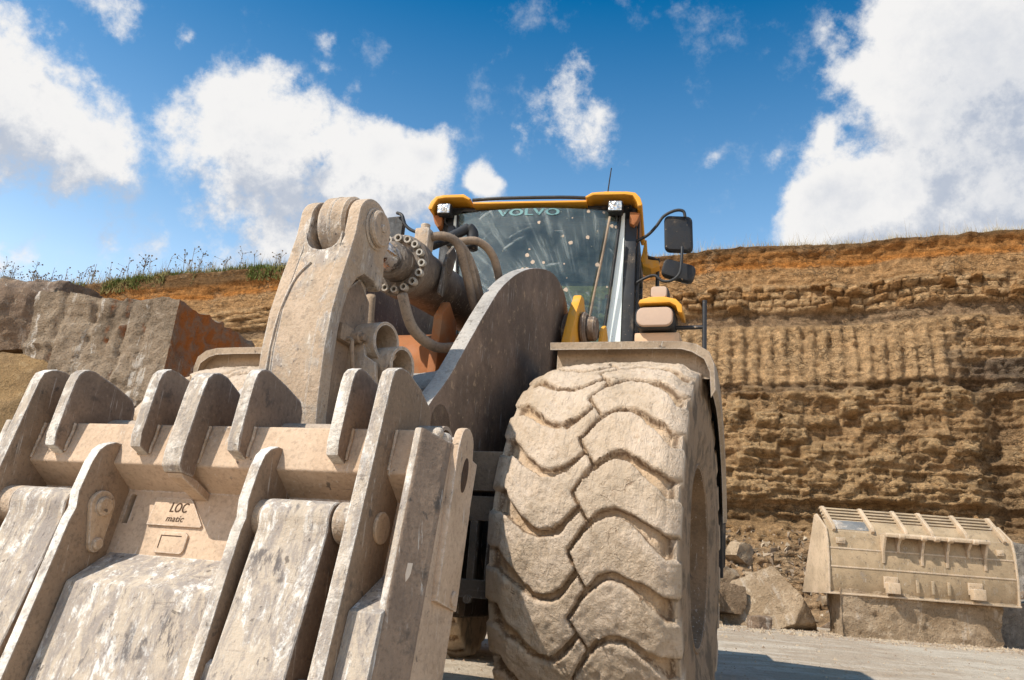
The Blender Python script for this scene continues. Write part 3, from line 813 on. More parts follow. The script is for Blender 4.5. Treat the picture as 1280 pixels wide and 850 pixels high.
# weld beads where the gussets stand on the beam
for u_ in (-.545, -.19, .185, .535, 0.0, -.68, .68):
    hw_ = .037 if u_ == 0 else (.024 if abs(u_) < .6 else .025)
    bm = bmesh.new()
    for sd in (-1, 1):
        tube(bm, [AT(u_ + sd * hw_, v_, .001 + .0015 * math.sin(v_ * 900)) for v_ in np.linspace(.035 if abs(u_) > .6 or u_ == 0 else .062, .162, 14)], .0055, 6, 1)
    obj('weld_bead', bm, M_dust, carriage)
carriage['label'] = 'dusty ribbed steel carriage with a beam across its top'
bm = bmesh.new()
side_prism(bm, [(-.238, -.112), (-.360, .018), (-.70, .03), (-.95, .06), (-1.02, .12), (-1.03, .05), (-.98, -.112)], -.289, .289, .005, 2)
lowp = obj('lower_plate', bm, M_scrape, carriage); lowp['label'] = 'scraped grey lower plate under the lettering'
for s in (-1, 1):
    bm = bmesh.new()
    a, b = sorted((s * .702, s * .80))
    side_prism(bm, [(-.240, -.112), (-.372, .052), (-.70, .065), (-.95, .085), (-1.0, -.112)], a, b, .006, 2)
    obj('lower_plate', bm, M_scrape, carriage)
    # closing block at the foot of the gap beside each tine
    bm = bmesh.new()
    a, b = sorted((s * .592, s * .66)); side_prism(bm, [(-.545, -.112), (-.55, .035), (-.57, .055), (-.95, .08), (-.98, -.112)], a, b, .008)
    a, b = sorted((s * .327, s * .356)); side_prism(bm, [(-.525, -.112), (-.53, .055), (-.545, .07), (-.95, .085), (-.98, -.112)], a, b, .004)
    obj('gap_block', bm, M_scrape, carriage)

# ---- gussets (short fins), central gusset, long and short ribs
def fin_profile(tip_v, peak=.362):
    return [(tip_v, -.01), (tip_v + .012, .048), (tip_v + .05, .060), (.22, .066), (.29, .068), (.322, .064), (.343, .050), (peak - .006, .030), (peak, .0),
            (peak - .004, -.10), (peak - .016, -.205), (peak - .045, -.232), (.24, -.25), (.17, -.24), (.165, -.02)]
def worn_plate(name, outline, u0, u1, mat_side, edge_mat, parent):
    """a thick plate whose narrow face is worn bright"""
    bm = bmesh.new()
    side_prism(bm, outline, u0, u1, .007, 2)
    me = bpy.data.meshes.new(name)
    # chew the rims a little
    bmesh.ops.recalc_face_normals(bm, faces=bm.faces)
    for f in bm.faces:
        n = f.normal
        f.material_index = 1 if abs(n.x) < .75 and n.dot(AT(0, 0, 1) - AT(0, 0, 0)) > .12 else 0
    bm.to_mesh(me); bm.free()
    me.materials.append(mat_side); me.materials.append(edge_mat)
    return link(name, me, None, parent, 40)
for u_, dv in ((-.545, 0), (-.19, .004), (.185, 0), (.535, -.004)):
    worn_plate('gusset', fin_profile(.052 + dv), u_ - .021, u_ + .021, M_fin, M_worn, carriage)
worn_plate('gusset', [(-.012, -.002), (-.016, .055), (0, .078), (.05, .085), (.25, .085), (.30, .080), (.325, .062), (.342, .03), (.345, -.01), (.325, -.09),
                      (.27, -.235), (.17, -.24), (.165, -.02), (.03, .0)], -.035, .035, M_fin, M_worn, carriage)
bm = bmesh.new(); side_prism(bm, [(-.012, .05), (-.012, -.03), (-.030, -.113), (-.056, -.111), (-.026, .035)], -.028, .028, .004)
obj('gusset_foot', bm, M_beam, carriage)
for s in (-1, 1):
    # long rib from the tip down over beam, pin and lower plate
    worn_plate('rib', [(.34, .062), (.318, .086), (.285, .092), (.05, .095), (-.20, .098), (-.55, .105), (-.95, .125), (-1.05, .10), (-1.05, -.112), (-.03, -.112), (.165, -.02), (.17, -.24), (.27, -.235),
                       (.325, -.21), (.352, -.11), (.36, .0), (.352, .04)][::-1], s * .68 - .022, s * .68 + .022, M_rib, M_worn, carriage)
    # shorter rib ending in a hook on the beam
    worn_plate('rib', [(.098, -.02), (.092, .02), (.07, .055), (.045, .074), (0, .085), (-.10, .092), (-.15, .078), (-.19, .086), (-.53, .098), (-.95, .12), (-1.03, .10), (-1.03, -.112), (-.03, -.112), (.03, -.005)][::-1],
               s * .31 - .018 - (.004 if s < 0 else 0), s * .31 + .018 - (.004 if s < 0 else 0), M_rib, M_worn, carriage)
# ---- tines hanging on their pins
for s in (-1, 1):
    a, b = sorted((s * .358, s * .588))
    bm = bmesh.new()
    hv, hw, hr = -.128, .012, .056
    prof = [(hv + hr * sin(radians(k)), hw + hr * cos(radians(k))) for k in range(100, -21, -12)]
    prof = [(hv + .02, -.045)] + prof
    prof += [(-.17, .058), (-.22, .062), (-.55, .092), (-.80, .125), (-.93, .19), (-.985, .34), (-1.0, .75), (-1.03, .75), (-1.04, .30), (-1.02, .10), (-.95, .02), (-.60, -.03), (-.25, -.045)]
    side_prism(bm, prof[::-1], a, b, .009, 3)
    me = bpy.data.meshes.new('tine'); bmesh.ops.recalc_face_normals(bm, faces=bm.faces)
    for f in bm.faces: f.material_index = 1 if abs(f.normal.x) > .85 else 0  # tine sides take the darker tone, shade put into the colour
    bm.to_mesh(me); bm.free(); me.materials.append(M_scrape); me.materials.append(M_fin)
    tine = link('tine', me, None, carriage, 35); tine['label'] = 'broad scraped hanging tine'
    bm = bmesh.new()
    p = AT(s * .60, hv, -.0)
    cyl(bm, AT(s * .592, hv, .0), AT(s * .662, hv, .0), .060, n=32, bev=.005)
    obj('hinge_boss', bm, M_lever, carriage)
    bm = bmesh.new(); cyl(bm, AT(s * .30, hv, .0), AT(s * .356, hv, .0), .056, n=32, bev=.005)
    obj('hinge_boss', bm, M_lever, carriage)
    bm = bmesh.new(); cyl(bm, AT(s * .70, hv, -.03), AT(s * .712, hv, -.03), .046, n=32, bev=.003)
    obj('hinge_pin', bm, M_dust, carriage)
    # retaining plate with two heads on the inner rib
    bm = bmesh.new()
    o_ = []
    c0, c1 = Vector((-.118, -.008)), Vector((-.232, -.035))
    ax = (c1 - c0).normalized(); pr = Vector((-ax.y, ax.x))
    for k in range(13):
        q = c0 + (pr * cos(pi * k / 12) - ax * sin(pi * k / 12)) * .050; o_.append((q.x, q.y))
    for k in range(9):
        q = c1 + (-pr * cos(pi * k / 8) + ax * sin(pi * k / 8)) * .028; o_.append((q.x, q.y))
    a, b = sorted((s * .292 - (.004 if s < 0 else 0), s * .276 - (.004 if s < 0 else 0)))
    side_prism(bm, o_, a, b, .004)
    for c, r_ in ((c0, .030), (c1, .019)):
        cyl(bm, AT(s * .277 - (.004 if s < 0 else 0), c.x, c.y), AT(s * .262 - (.004 if s < 0 else 0), c.x, c.y), r_, n=28, bev=.004)
    obj('retaining_plate', bm, M_dust, carriage)

# ---- end pieces
for s in (-1, 1):
    fl = lambda a, b, t, s=s: AT(s * a, t, b)
    outline = [(.775, -.15), (.775, .024), (.781, .034), (.800, .035), (.808, .026), (.846, -.066), (.855, -.074), (.872, -.275), (.845, -.28), (.836, -.15)]
    bm = bmesh.new()
    prism(bm, outline, -1.04, .160, fl, .006, 2)
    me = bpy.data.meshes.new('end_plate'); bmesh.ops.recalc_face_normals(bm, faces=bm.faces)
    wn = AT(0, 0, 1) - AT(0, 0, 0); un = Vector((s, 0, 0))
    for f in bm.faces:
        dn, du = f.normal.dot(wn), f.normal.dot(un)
        f.material_index = 1 if (dn > .82 or (.25 < dn and du < .1)) else (2 if du > .3 and dn > .12 else 0)  # slope turned from the sun gets the shade-darkened tone
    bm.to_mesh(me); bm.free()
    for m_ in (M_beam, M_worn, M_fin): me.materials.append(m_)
    endp = link('end_plate', me, None, carriage, 40)
    # taller outer cheek with a rounded ear and a dark oval sheet for its hole
    bm = bmesh.new()
    ear = [(.14, -.085), (.165, -.09)] + [(.180 + .050 * cos(radians(a)), -.150 + .056 * sin(radians(a))) for a in range(80, -100, -20)] + [(.12, -.225), (.0, -.262), (-.30, -.282), (-.30, -.12)]
    side_prism(bm, ear[::-1], *sorted((s * .850, s * .878)), bev=.005)
    obj('ear', bm, M_beam, endp)
    bm = bmesh.new()
    side_prism(bm, [(.085 + .055 * sin(radians(a)), -.165 + .024 * cos(radians(a))) for a in range(0, 360, 15)], *sorted((s * .8775, s * .8795)), bev=0)
    obj('oval_hole_shade', bm, M_groove, endp)  # dark sheet stands in for the shaded hole
    bm = bmesh.new()
    cyl(bm, AT(s * .872, -.27, -.235), AT(s * .886, -.27, -.235), .022, n=20, bev=.003)
    obj('bolt', bm, M_beam, endp)
    # torn weld where the cross tube ends
    bm = bmesh.new()
    for k in range(9):
        bmesh.ops.create_icosphere(bm, subdivisions=2, radius=random.uniform(.014, .026), matrix=Matrix.Translation(AT(s * random.uniform(.80, .84), random.uniform(.155, .19), random.uniform(-.15, -.05))))
    obj('torn_weld', bm, M_worn, endp)
# chip through the coat of the right end
bm = bmesh.new(); prism(bm, [(-.225, .0), (-.222, .018), (-.25, .017), (-.262, .013), (-.275, .004), (-.258, -.001)], 0, .0015, lambda a, b, t: AT(.8205 + b * .38 + t, a, -.0040 - b * .92 + t * .4), 0)
obj('chip', bm, paint('pale_chip', (.70, .58, .46), 0, .8), carriage)

bm = bmesh.new(); pipe(bm, AT(-.79, .185, -.185), AT(.79, .185, -.185), .064, .052, 40)
obj('cross_tube', bm, dusty_steel('dusty_tube_steel', dust=(.42, .335, .26), dust2=(.34, .27, .21), scrape=.4, wear=.3, darkamt=.3), carriage)

# ---- name plate with lettering
PW = -.11
NO = lambda a, b, t: AT(a - .047, b + .018, t)
bm = bmesh.new()
prism(bm, [(-.128, -.162), (.082, -.162), (.086, -.154), (.026, -.078), (.014, -.070), (-.120, -.070)], PW, PW + .009, NO, .002)
plate = obj('name_plate', bm, M_beam, carriage)
bm = bmesh.new()
prism(bm, [(-.062, -.180), (.036, -.180), (.047, -.189), (.047, -.238), (.036, -.249), (-.062, -.249), (-.067, -.243), (-.067, -.186)], PW, PW + .009, NO, .002)
obj('square_plate', bm, M_beam, carriage)
bm = bmesh.new()
for a0, a1, b0, b1 in ((-.054, .026, -.1955, -.192), (-.054, -.050, -.234, -.1955)):
    box(bm, a0, a1, b0, b1, PW + .0090, PW + .0096, NO, 0)
obj('square_outline', bm, M_groove, carriage)  # dark bars for the shade inside the recessed square
def text_mesh(txt, size, shear, ext, font_space=1.0):
    cu = bpy.data.curves.new('lettering', 'FONT'); cu.body = txt; cu.size = size; cu.shear = shear; cu.extrude = ext
    cu.align_x = 'CENTER'; cu.space_character = font_space; cu.resolution_u = 3
    o = bpy.data.objects.new('lettering', cu); COL.objects.link(o)
    bpy.context.view_layer.update()
    me = bpy.data.meshes.new_from_object(o.evaluated_get(bpy.context.evaluated_depsgraph_get()))
    bpy.data.objects.remove(o); bpy.data.curves.remove(cu)
    return me
for txt, size, x0, y0, sxy, bold in (('LOC', .046, -.069, -.099, (.72, 1.0), .0022), ('matic', .034, -.071, -.130, (.88, .88), .0010)):
    me = text_mesh(txt, size, .22, .0004, 1.05)
    out = bmesh.new(); out.from_mesh(me)
    vs = [v.co.copy() for v in out.verts]
    for v in out.verts:
        v.co = AT(x0 + v.co.x * sxy[0], y0 + v.co.y * sxy[1], PW + .0095 + v.co.z)
    # heavier strokes: a second copy set a hair to the side
    src = bmesh.new()
    me2 = bpy.data.meshes.new('l'); out.to_mesh(me2)
    if bold:
        src.from_mesh(me2)
        for v in src.verts: v.co += Vector((bold, 0, 0)) + (AT(0, 0, .0002) - AT(0, 0, 0))
        _merge(out, src)
    obj('lettering', out, M_groove, plate, None)

# ---- tilt lever between the arms
LW = .215
bm = bmesh.new()
def LV(y, z, x): return Vector((x, y, z))
ZK = lambda z: z if z < 1.6 else 1.6 + (z - 1.6) * .885
def LK(y, z, x): return Vector((.07 + x * .67, y, ZK(z)))
KX = lambda x: .07 + x * .67
hc, hr = (-1.385, 2.235), .145
front = [(-1.40, .55), (-1.52, .70), (-1.60, 1.05), (-1.640, 1.35), (-1.645, 1.55), (-1.632, 1.72), (-1.60, 1.88), (-1.565, 2.02), (-1.537, 2.14)]
head = [(hc[0] + hr * cos(radians(a)), hc[1] + hr * sin(radians(a))) for a in range(-40, 176, 9)]
# one cheek each side: narrow edge below, full round head above
for s in (-1, 1):
    ck = [(y, z) for y, z in front] + head[::-1] + [(-1.258, 2.08), (-1.250, 1.98), (-1.275, 1.95), (-1.33, 1.985), (-1.42, 1.985), (-1.475, 1.94), (-1.525, 1.86), (-1.552, 1.76), (-1.566, 1.64), (-1.568, 1.50), (-1.56, 1.30), (-1.52, 1.05), (-1.44, .72), (-1.34, .56)]
    a, b = sorted((s * .125, s * .2165))
    prism(bm, ck, a, b, LK, .016, 3)
# face between the cheeks, ending in the round bottom of the fork
midp = [(y + .004, z) for y, z in front[:-1]] + [(-1.545, 2.06), (-1.50, 2.075), (-1.40, 2.06), (-1.30, 2.0), (-1.28, 1.90), (-1.36, 1.84), (-1.49, 1.86), (-1.54, 1.76), (-1.57, 1.5), (-1.52, 1.05), (-1.34, .56)]
prism(bm, midp, -.128, .128, LK, 0)
# rounded fillets of the fork
for s in (-1, 1):
    fil = [(.128 * s, 2.0), (.128 * s, 2.15), (.118 * s, 2.115), (.098 * s, 2.085), (.07 * s, 2.068), (.03 * s, 2.06), (.03 * s, 2.0)]
    prism(bm, fil, -1.55, -1.34, lambda a, b, t: Vector((KX(a), t, ZK(b))), 0)
# web set in from the edges
web = [(-1.56, 1.80), (-1.38, 1.98), (-1.27, 1.90), (-1.25, 1.70), (-1.22, 1.42), (-1.10, 1.20), (-1.10, .80), (-1.30, .60), (-1.45, .75), (-1.53, 1.10), (-1.575, 1.40), (-1.57, 1.66)]
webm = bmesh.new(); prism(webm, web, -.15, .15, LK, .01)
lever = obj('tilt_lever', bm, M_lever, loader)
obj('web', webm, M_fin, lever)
lever['label'] = 'tall forked tilt lever with a roller in its top'
bm = bmesh.new()
hubflare = [(-.215, .95), (-.215, 1.62), (-.25, 1.55), (-.36, 1.36), (-.46, 1.27), (-.50, 1.18), (-.50, .95)]
prism(bm, [(x, z) for x, z in hubflare], -1.58, -1.22, lambda a, b, t: Vector((KX(a), t, b)), .03, 3)
obj('pivot_hub', bm, M_lever, lever)
bm = bmesh.new(); cyl(bm, (KX(-.088), hc[0] - .01, ZK(hc[1]) + .002), (KX(.108), hc[0] - .01, ZK(hc[1]) + .002), .140, n=48, bev=.012)
cyl(bm, (KX(-.009), hc[0] - .01, ZK(hc[1]) + .002), (KX(.009), hc[0] - .01, ZK(hc[1]) + .002), .1425, n=48, bev=.002)
obj('roller', bm, M_lever, lever)
for s in (-1, 1):
    bm = bmesh.new()
    cyl(bm, (KX(s * .214), hc[0], ZK(hc[1])), (KX(s * .230), hc[0], ZK(hc[1])), .092, n=40, bev=.004)
    cyl(bm, (KX(s * .226), hc[0], ZK(hc[1])), (KX(s * .268), hc[0], ZK(hc[1])), .080, n=40, bev=.008)
    cyl(bm, (KX(s * .266), hc[0], ZK(hc[1])), (KX(s * .284), hc[0], ZK(hc[1])), .018, n=6, bev=.002)
    obj('pin_cap', bm, M_lever, lever)
# welded seam down the face
bm = bmesh.new()
tube(bm, [(.045, -1.574, 1.940), (.0, -1.594, 1.870), (-.022, -1.624, 1.742), (-.030, -1.643, 1.60), (-.033, -1.645, 1.40), (-.035, -1.62, 1.15)], .005, 6, 5)
obj('weld_seam', bm, M_lever, lever)
bm = bmesh.new()
tube(bm, [(.17, -1.47, 1.64), (.22, -1.47, 1.635), (.228, -1.47, 1.60), (.228, -1.44, 1.52), (.228, -1.38, 1.515), (.228, -1.20, 1.505)], .009, 8, 4)
cyl(bm, (.13, -1.42, 1.66), (.235, -1.42, 1.66), .026, n=16, bev=.004); cyl(bm, (.235, -1.42, 1.66), (.252, -1.42, 1.66), .016, n=6)
box(bm, .13, .20, -1.52, -1.40, 1.625, 1.695, bev=.006)
obj('grease_line', bm, M_hose, lever)

# ---- pivot tube, torn sleeves
bm = bmesh.new()
cyl(bm, (-.45, -1.12, 1.33), (.50, -1.12, 1.33), .125, n=40, bev=.01)
cyl(bm, (.08, -1.22, 1.58), (.19, -1.22, 1.58), .105, n=40, bev=.012)
obj('pivot_tube', bm, M_lever, loader)
for (p, q, ro, ri) in (((.165, -1.29, 1.668), (.300, -1.315, 1.668), .088, .074), ((.24, -1.26, 1.572), (.372, -1.285, 1.572), .084, .070)):
    bm = bmesh.new(); pipe(bm, p, q, ro, ri, 40)
    obj('pipe_sleeve', bm, M_lever, loader)
bm = bmesh.new()
prism(bm, [(.15, 1.50), (.155, 1.63), (.19, 1.66), (.24, 1.64), (.25, 1.59), (.30, 1.56), (.32, 1.45), (.24, 1.42), (.18, 1.45)], -1.395, -1.37, lambda a, b, t: Vector((a, t, b)), .005)
obj('torn_bracket', bm, M_lever, loader)

# ---- lift arms
def closed_spline(pts, k=4):
    n = len(pts); out = []
    for i in range(n):
        a, b, c, d = (Vector((*pts[(i + j) % n], 0)) for j in (-1, 0, 1, 2))
        for j in range(k):
            u = j / k
            q = .5 * ((2 * b) + (c - a) * u + (2 * a - 5 * b + 4 * c - d) * u * u + (3 * b - a - 3 * c + d) * u ** 3)
            out.append((q.x, q.y))
    return out
arm_out = closed_spline([(-1.86, .62), (-1.72, .86), (-1.54, 1.10), (-1.38, 1.29), (-1.237, 1.439), (-1.076, 1.584), (-.854, 1.836), (-.672, 2.039), (-.484, 2.225), (-.207, 2.416), (.128, 2.575), (.495, 2.683), (.789, 2.663), (.959, 2.546), (1.03, 2.39),
           (.95, 2.20), (.65, 1.98), (.30, 1.79), (-.02, 1.60), (-.28, 1.36), (-.551, 1.104), (-.85, .80), (-1.2, .52), (-1.55, .40), (-1.78, .45)], 4)
for s in (-1, 1):
    bm = bmesh.new()
    prism(bm, arm_out, *sorted((s * .425, s * .50)), LV, .006, 2)
    me = bpy.data.meshes.new('lift_arm'); bmesh.ops.recalc_face_normals(bm, faces=bm.faces)
    for f in bm.faces: f.material_index = 0 if abs(f.normal.x) > .8 else 1
    bm.to_mesh(me); bm.free(); me.materials.append(M_arm); me.materials.append(M_armedge)
    arm = link('lift_arm', me, None, loader, 40); arm['label'] = 'broad curved lift arm plate'
    for y_, z_ in ((-1.66, .62), (.86, 2.38)):
        bm = bmesh.new(); cyl(bm, (s * .50, y_, z_), (s * .56, y_, z_), .11, n=32, bev=.008)
        obj('arm_pin', bm, M_arm, arm)
bm = bmesh.new()
# waisted torque tube joining both arms
prof = [(-.43, .20), (-.40, .17), (-.33, .135), (-.24, .125), (.24, .125), (.33, .135), (.40, .17), (.43, .20)]
rings = [[bm.verts.new((x_, -.80 + r_ * cos(2 * pi * k / 40), 1.54 + r_ * sin(2 * pi * k / 40))) for k in range(40)] for x_, r_ in prof]
for A_, B_ in zip(rings, rings[1:]):
    for k in range(40): bm.faces.new((A_[k], A_[(k + 1) % 40], B_[(k + 1) % 40], B_[k]))
obj('torque_tube', bm, M_armedge, loader, 180)

# ---- tilt cylinder
ra, rb = Vector((.07, -1.385, 2.165)), Vector((.07, .95, 2.40))
ax = (rb - ra).normalized()
at = lambda k: ra + ax * k
bm = bmesh.new()
cyl(bm, at(.62), at(2.2), .142, n=48, bev=.01)
cyl(bm, at(.53), at(.64), .160, n=48, bev=.012)
cyl(bm, at(.43), at(.54), .094, n=40, bev=.012)
cyld = obj('tilt_cylinder', bm, M_cyl, loader)
bm = bmesh.new(); cyl(bm, at(.05), at(.46), .066, n=40)
obj('piston_rod', bm, M_rod, cyld)
bx_, by_ = frame_of(ax)
for k in range(16):
    a = 2 * pi * k / 16
    p = at(.505) + (bx_ * cos(a) + by_ * sin(a)) * .134
    bm = bmesh.new(); rj = random.uniform(.80, .95); pipe(bm, p + ax * random.uniform(-.006, .006), p + ax * .045, .0215 * rj, .0125 * rj, 18)
    obj('bolt', bm, M_bolt, cyld)
bm = bmesh.new()
cyl(bm, at(.16) , at(.22), .08, n=40, bev=.012)
obj('rod_collar', bm, M_cyl, cyld)
# hoses and ports on the cylinder
HO = Vector((.03, -.17, -.135))
bm = bmesh.new(); box(bm, .10, .18, -.78, -.70, 2.34, 2.455, bev=.012); cyl(bm, (.14, -.74, 2.455), (.14, -.74, 2.485), .025, n=16)
obj('hose_port', bm, M_lever, cyld)
for pts, r_ in (([(.13, -.56, 2.55), (.21, -.55, 2.56), (.27, -.50, 2.53), (.30, -.42, 2.40), (.33, -.30, 2.22), (.36, -.15, 2.05), (.36, .1, 1.9)], .030),
                ([(.16, -.25, 2.66), (.26, -.2, 2.68), (.33, -.12, 2.62), (.36, -.02, 2.46), (.38, .1, 2.30), (.38, .3, 2.1)], .030),
                ([(.02, -.98, 1.95), (.06, -.94, 1.80), (.14, -.80, 1.72), (.24, -.62, 1.74), (.30, -.45, 1.84)], .032),
                ([(-.06, -.98, 1.88), (.0, -.92, 1.70), (.05, -.86, 1.58), (.10, -.80, 1.45)], .030),
                ([(.18, -.95, 1.55), (.26, -.86, 1.62), (.34, -.72, 1.70), (.40, -.55, 1.74)], .036)):
    bm = bmesh.new(); tube(bm, [Vector(p) + HO for p in pts], r_ * .76, 12, 6); obj('hose', bm, M_hose, cyld, 180)
for pts, r_ in (([(.16, -.95, 2.02), (.22, -.92, 1.86), (.30, -.80, 1.80), (.38, -.62, 1.86)], .026), ([(.02, -1.0, 2.0), (.05, -1.02, 1.8), (.12, -1.0, 1.62)], .024), ([(.24, -.62, 2.46), (.30, -.56, 2.40), (.34, -.46, 2.22), (.36, -.3, 2.05)], .022), ([(.10, -.52, 2.52), (.22, -.46, 2.50), (.30, -.40, 2.36), (.33, -.28, 2.15)], .018)):
    bm = bmesh.new(); tube(bm, pts, r_, 10, 6); obj('hose', bm, M_hose, cyld, 180)
bm = bmesh.new(); tube(bm, [(.05, -.45, 2.50), (.12, -.40, 2.56), (.17, -.36, 2.61), (.21, -.33, 2.65)], .030, 12, 5)
tube(bm, [(.21, -.33, 2.65), (.235, -.32, 2.62), (.24, -.32, 2.52)], .034, 12, 4)
obj('hose', bm, M_tubeblk, cyld, 180)
bm = bmesh.new(); cyl(bm, (.225, -.62, 2.30), (.245, -.62, 2.30), .045, n=20, bev=.004)
prism(bm, [(-.70, 2.12), (-.65, 2.11), (-.55, 2.30), (-.52, 2.40), (-.57, 2.43), (-.64, 2.36)], .222, .24, LV, .008)
obj('hose_bracket', bm, M_cyl, cyld)

# ---- front frame, axle, guard
bm = bmesh.new()
box(bm, -.40, .40, -.35, 1.55, .55, 1.25, bev=.03)
box(bm, -.44, .44, -.75, -.42, .66, 1.35, bev=.03)
cyl(bm, (-.75, 0, .93), (.75, 0, .93), .20, n=24, bev=.02)
bmesh.ops.create_uvsphere(bm, u_segments=24, v_segments=14, radius=.36, matrix=Matrix.Translation((0, 0, .93)))
frame = obj('front_frame', bm, M_under, loader)
bm = bmesh.new()
prism(bm, [(-.62, 1.25), (-.60, 1.80), (-.50, 1.95), (-.25, 2.04), (.60, 2.12), (.75, 1.25)], -.36, .36, LV, .03, 3)
obj('frame_tower', bm, M_yellowdirty, frame)
bm = bmesh.new()
for s in (-1, 1): prism(bm, [(-.74, 1.25), (-.70, 2.00), (-.62, 2.10), (-.50, 2.02), (-.38, 1.25)], *sorted((s * .22, s * .27)), LV, .012)
obj('frame_lug', bm, M_yellowdirty, frame)
for s in (-1, 1):
    bm = bmesh.new()
    prism(bm, [(.50, 1.3), (.58, 2.25), (.72, 2.50), (.84, 2.655), (.91, 2.66), (1.06, 2.50), (1.15, 2.2), (1.22, 1.3)], *sorted((s * .555, s * .615)), LV, .012)
    tw = obj('arm_mount', bm, M_yellow, frame)
    bm = bmesh.new(); prism(bm, [(.80, 1.3), (.84, 2.20), (.93, 2.44), (1.02, 2.49), (1.10, 2.42), (1.25, 1.3)], *sorted((s * .73, s * .76)), LV, .012)
    obj('outer_mount', bm, M_yellow, frame)
    bm = bmesh.new(); cyl(bm, (s * .50, .88, 2.42), (s * .555, .88, 2.42), .11, n=32, bev=.012)
    obj('mount_pin', bm, M_arm, frame)
    bm = bmesh.new(); cyl(bm, (s * .617, .88, 2.42), (s * .66, .88, 2.42), .12, n=32, bev=.015); cyl(bm, (s * .655, .88, 2.42), (s * .725, .88, 2.42), .085, n=32, bev=.015)
    obj('mount_washer', bm, M_arm, frame)
# slotted belly guard between the wheels
bm = bmesh.new()
GY = -.80
box(bm, -.62, .68, GY, GY + .05, .99, 1.10, bev=.01); box(bm, -.62, .68, GY, GY + .05, .66, .74, bev=.01); box(bm, -.66, .70, GY - .02, GY + .10, 1.12, 1.30, bev=.012)
for k in range(16): box(bm, -.62 + k * .0835, -.62 + k * .0835 + .038, GY + .006, GY + .05, .72, 1.0, bev=.012)
for k in range(8): cyl(bm, (-.55 + k * .16, GY - .01, .655), (-.55 + k * .16, GY + .02, .655), .018, n=10)
obj('slotted_guard', bm, M_under, frame)

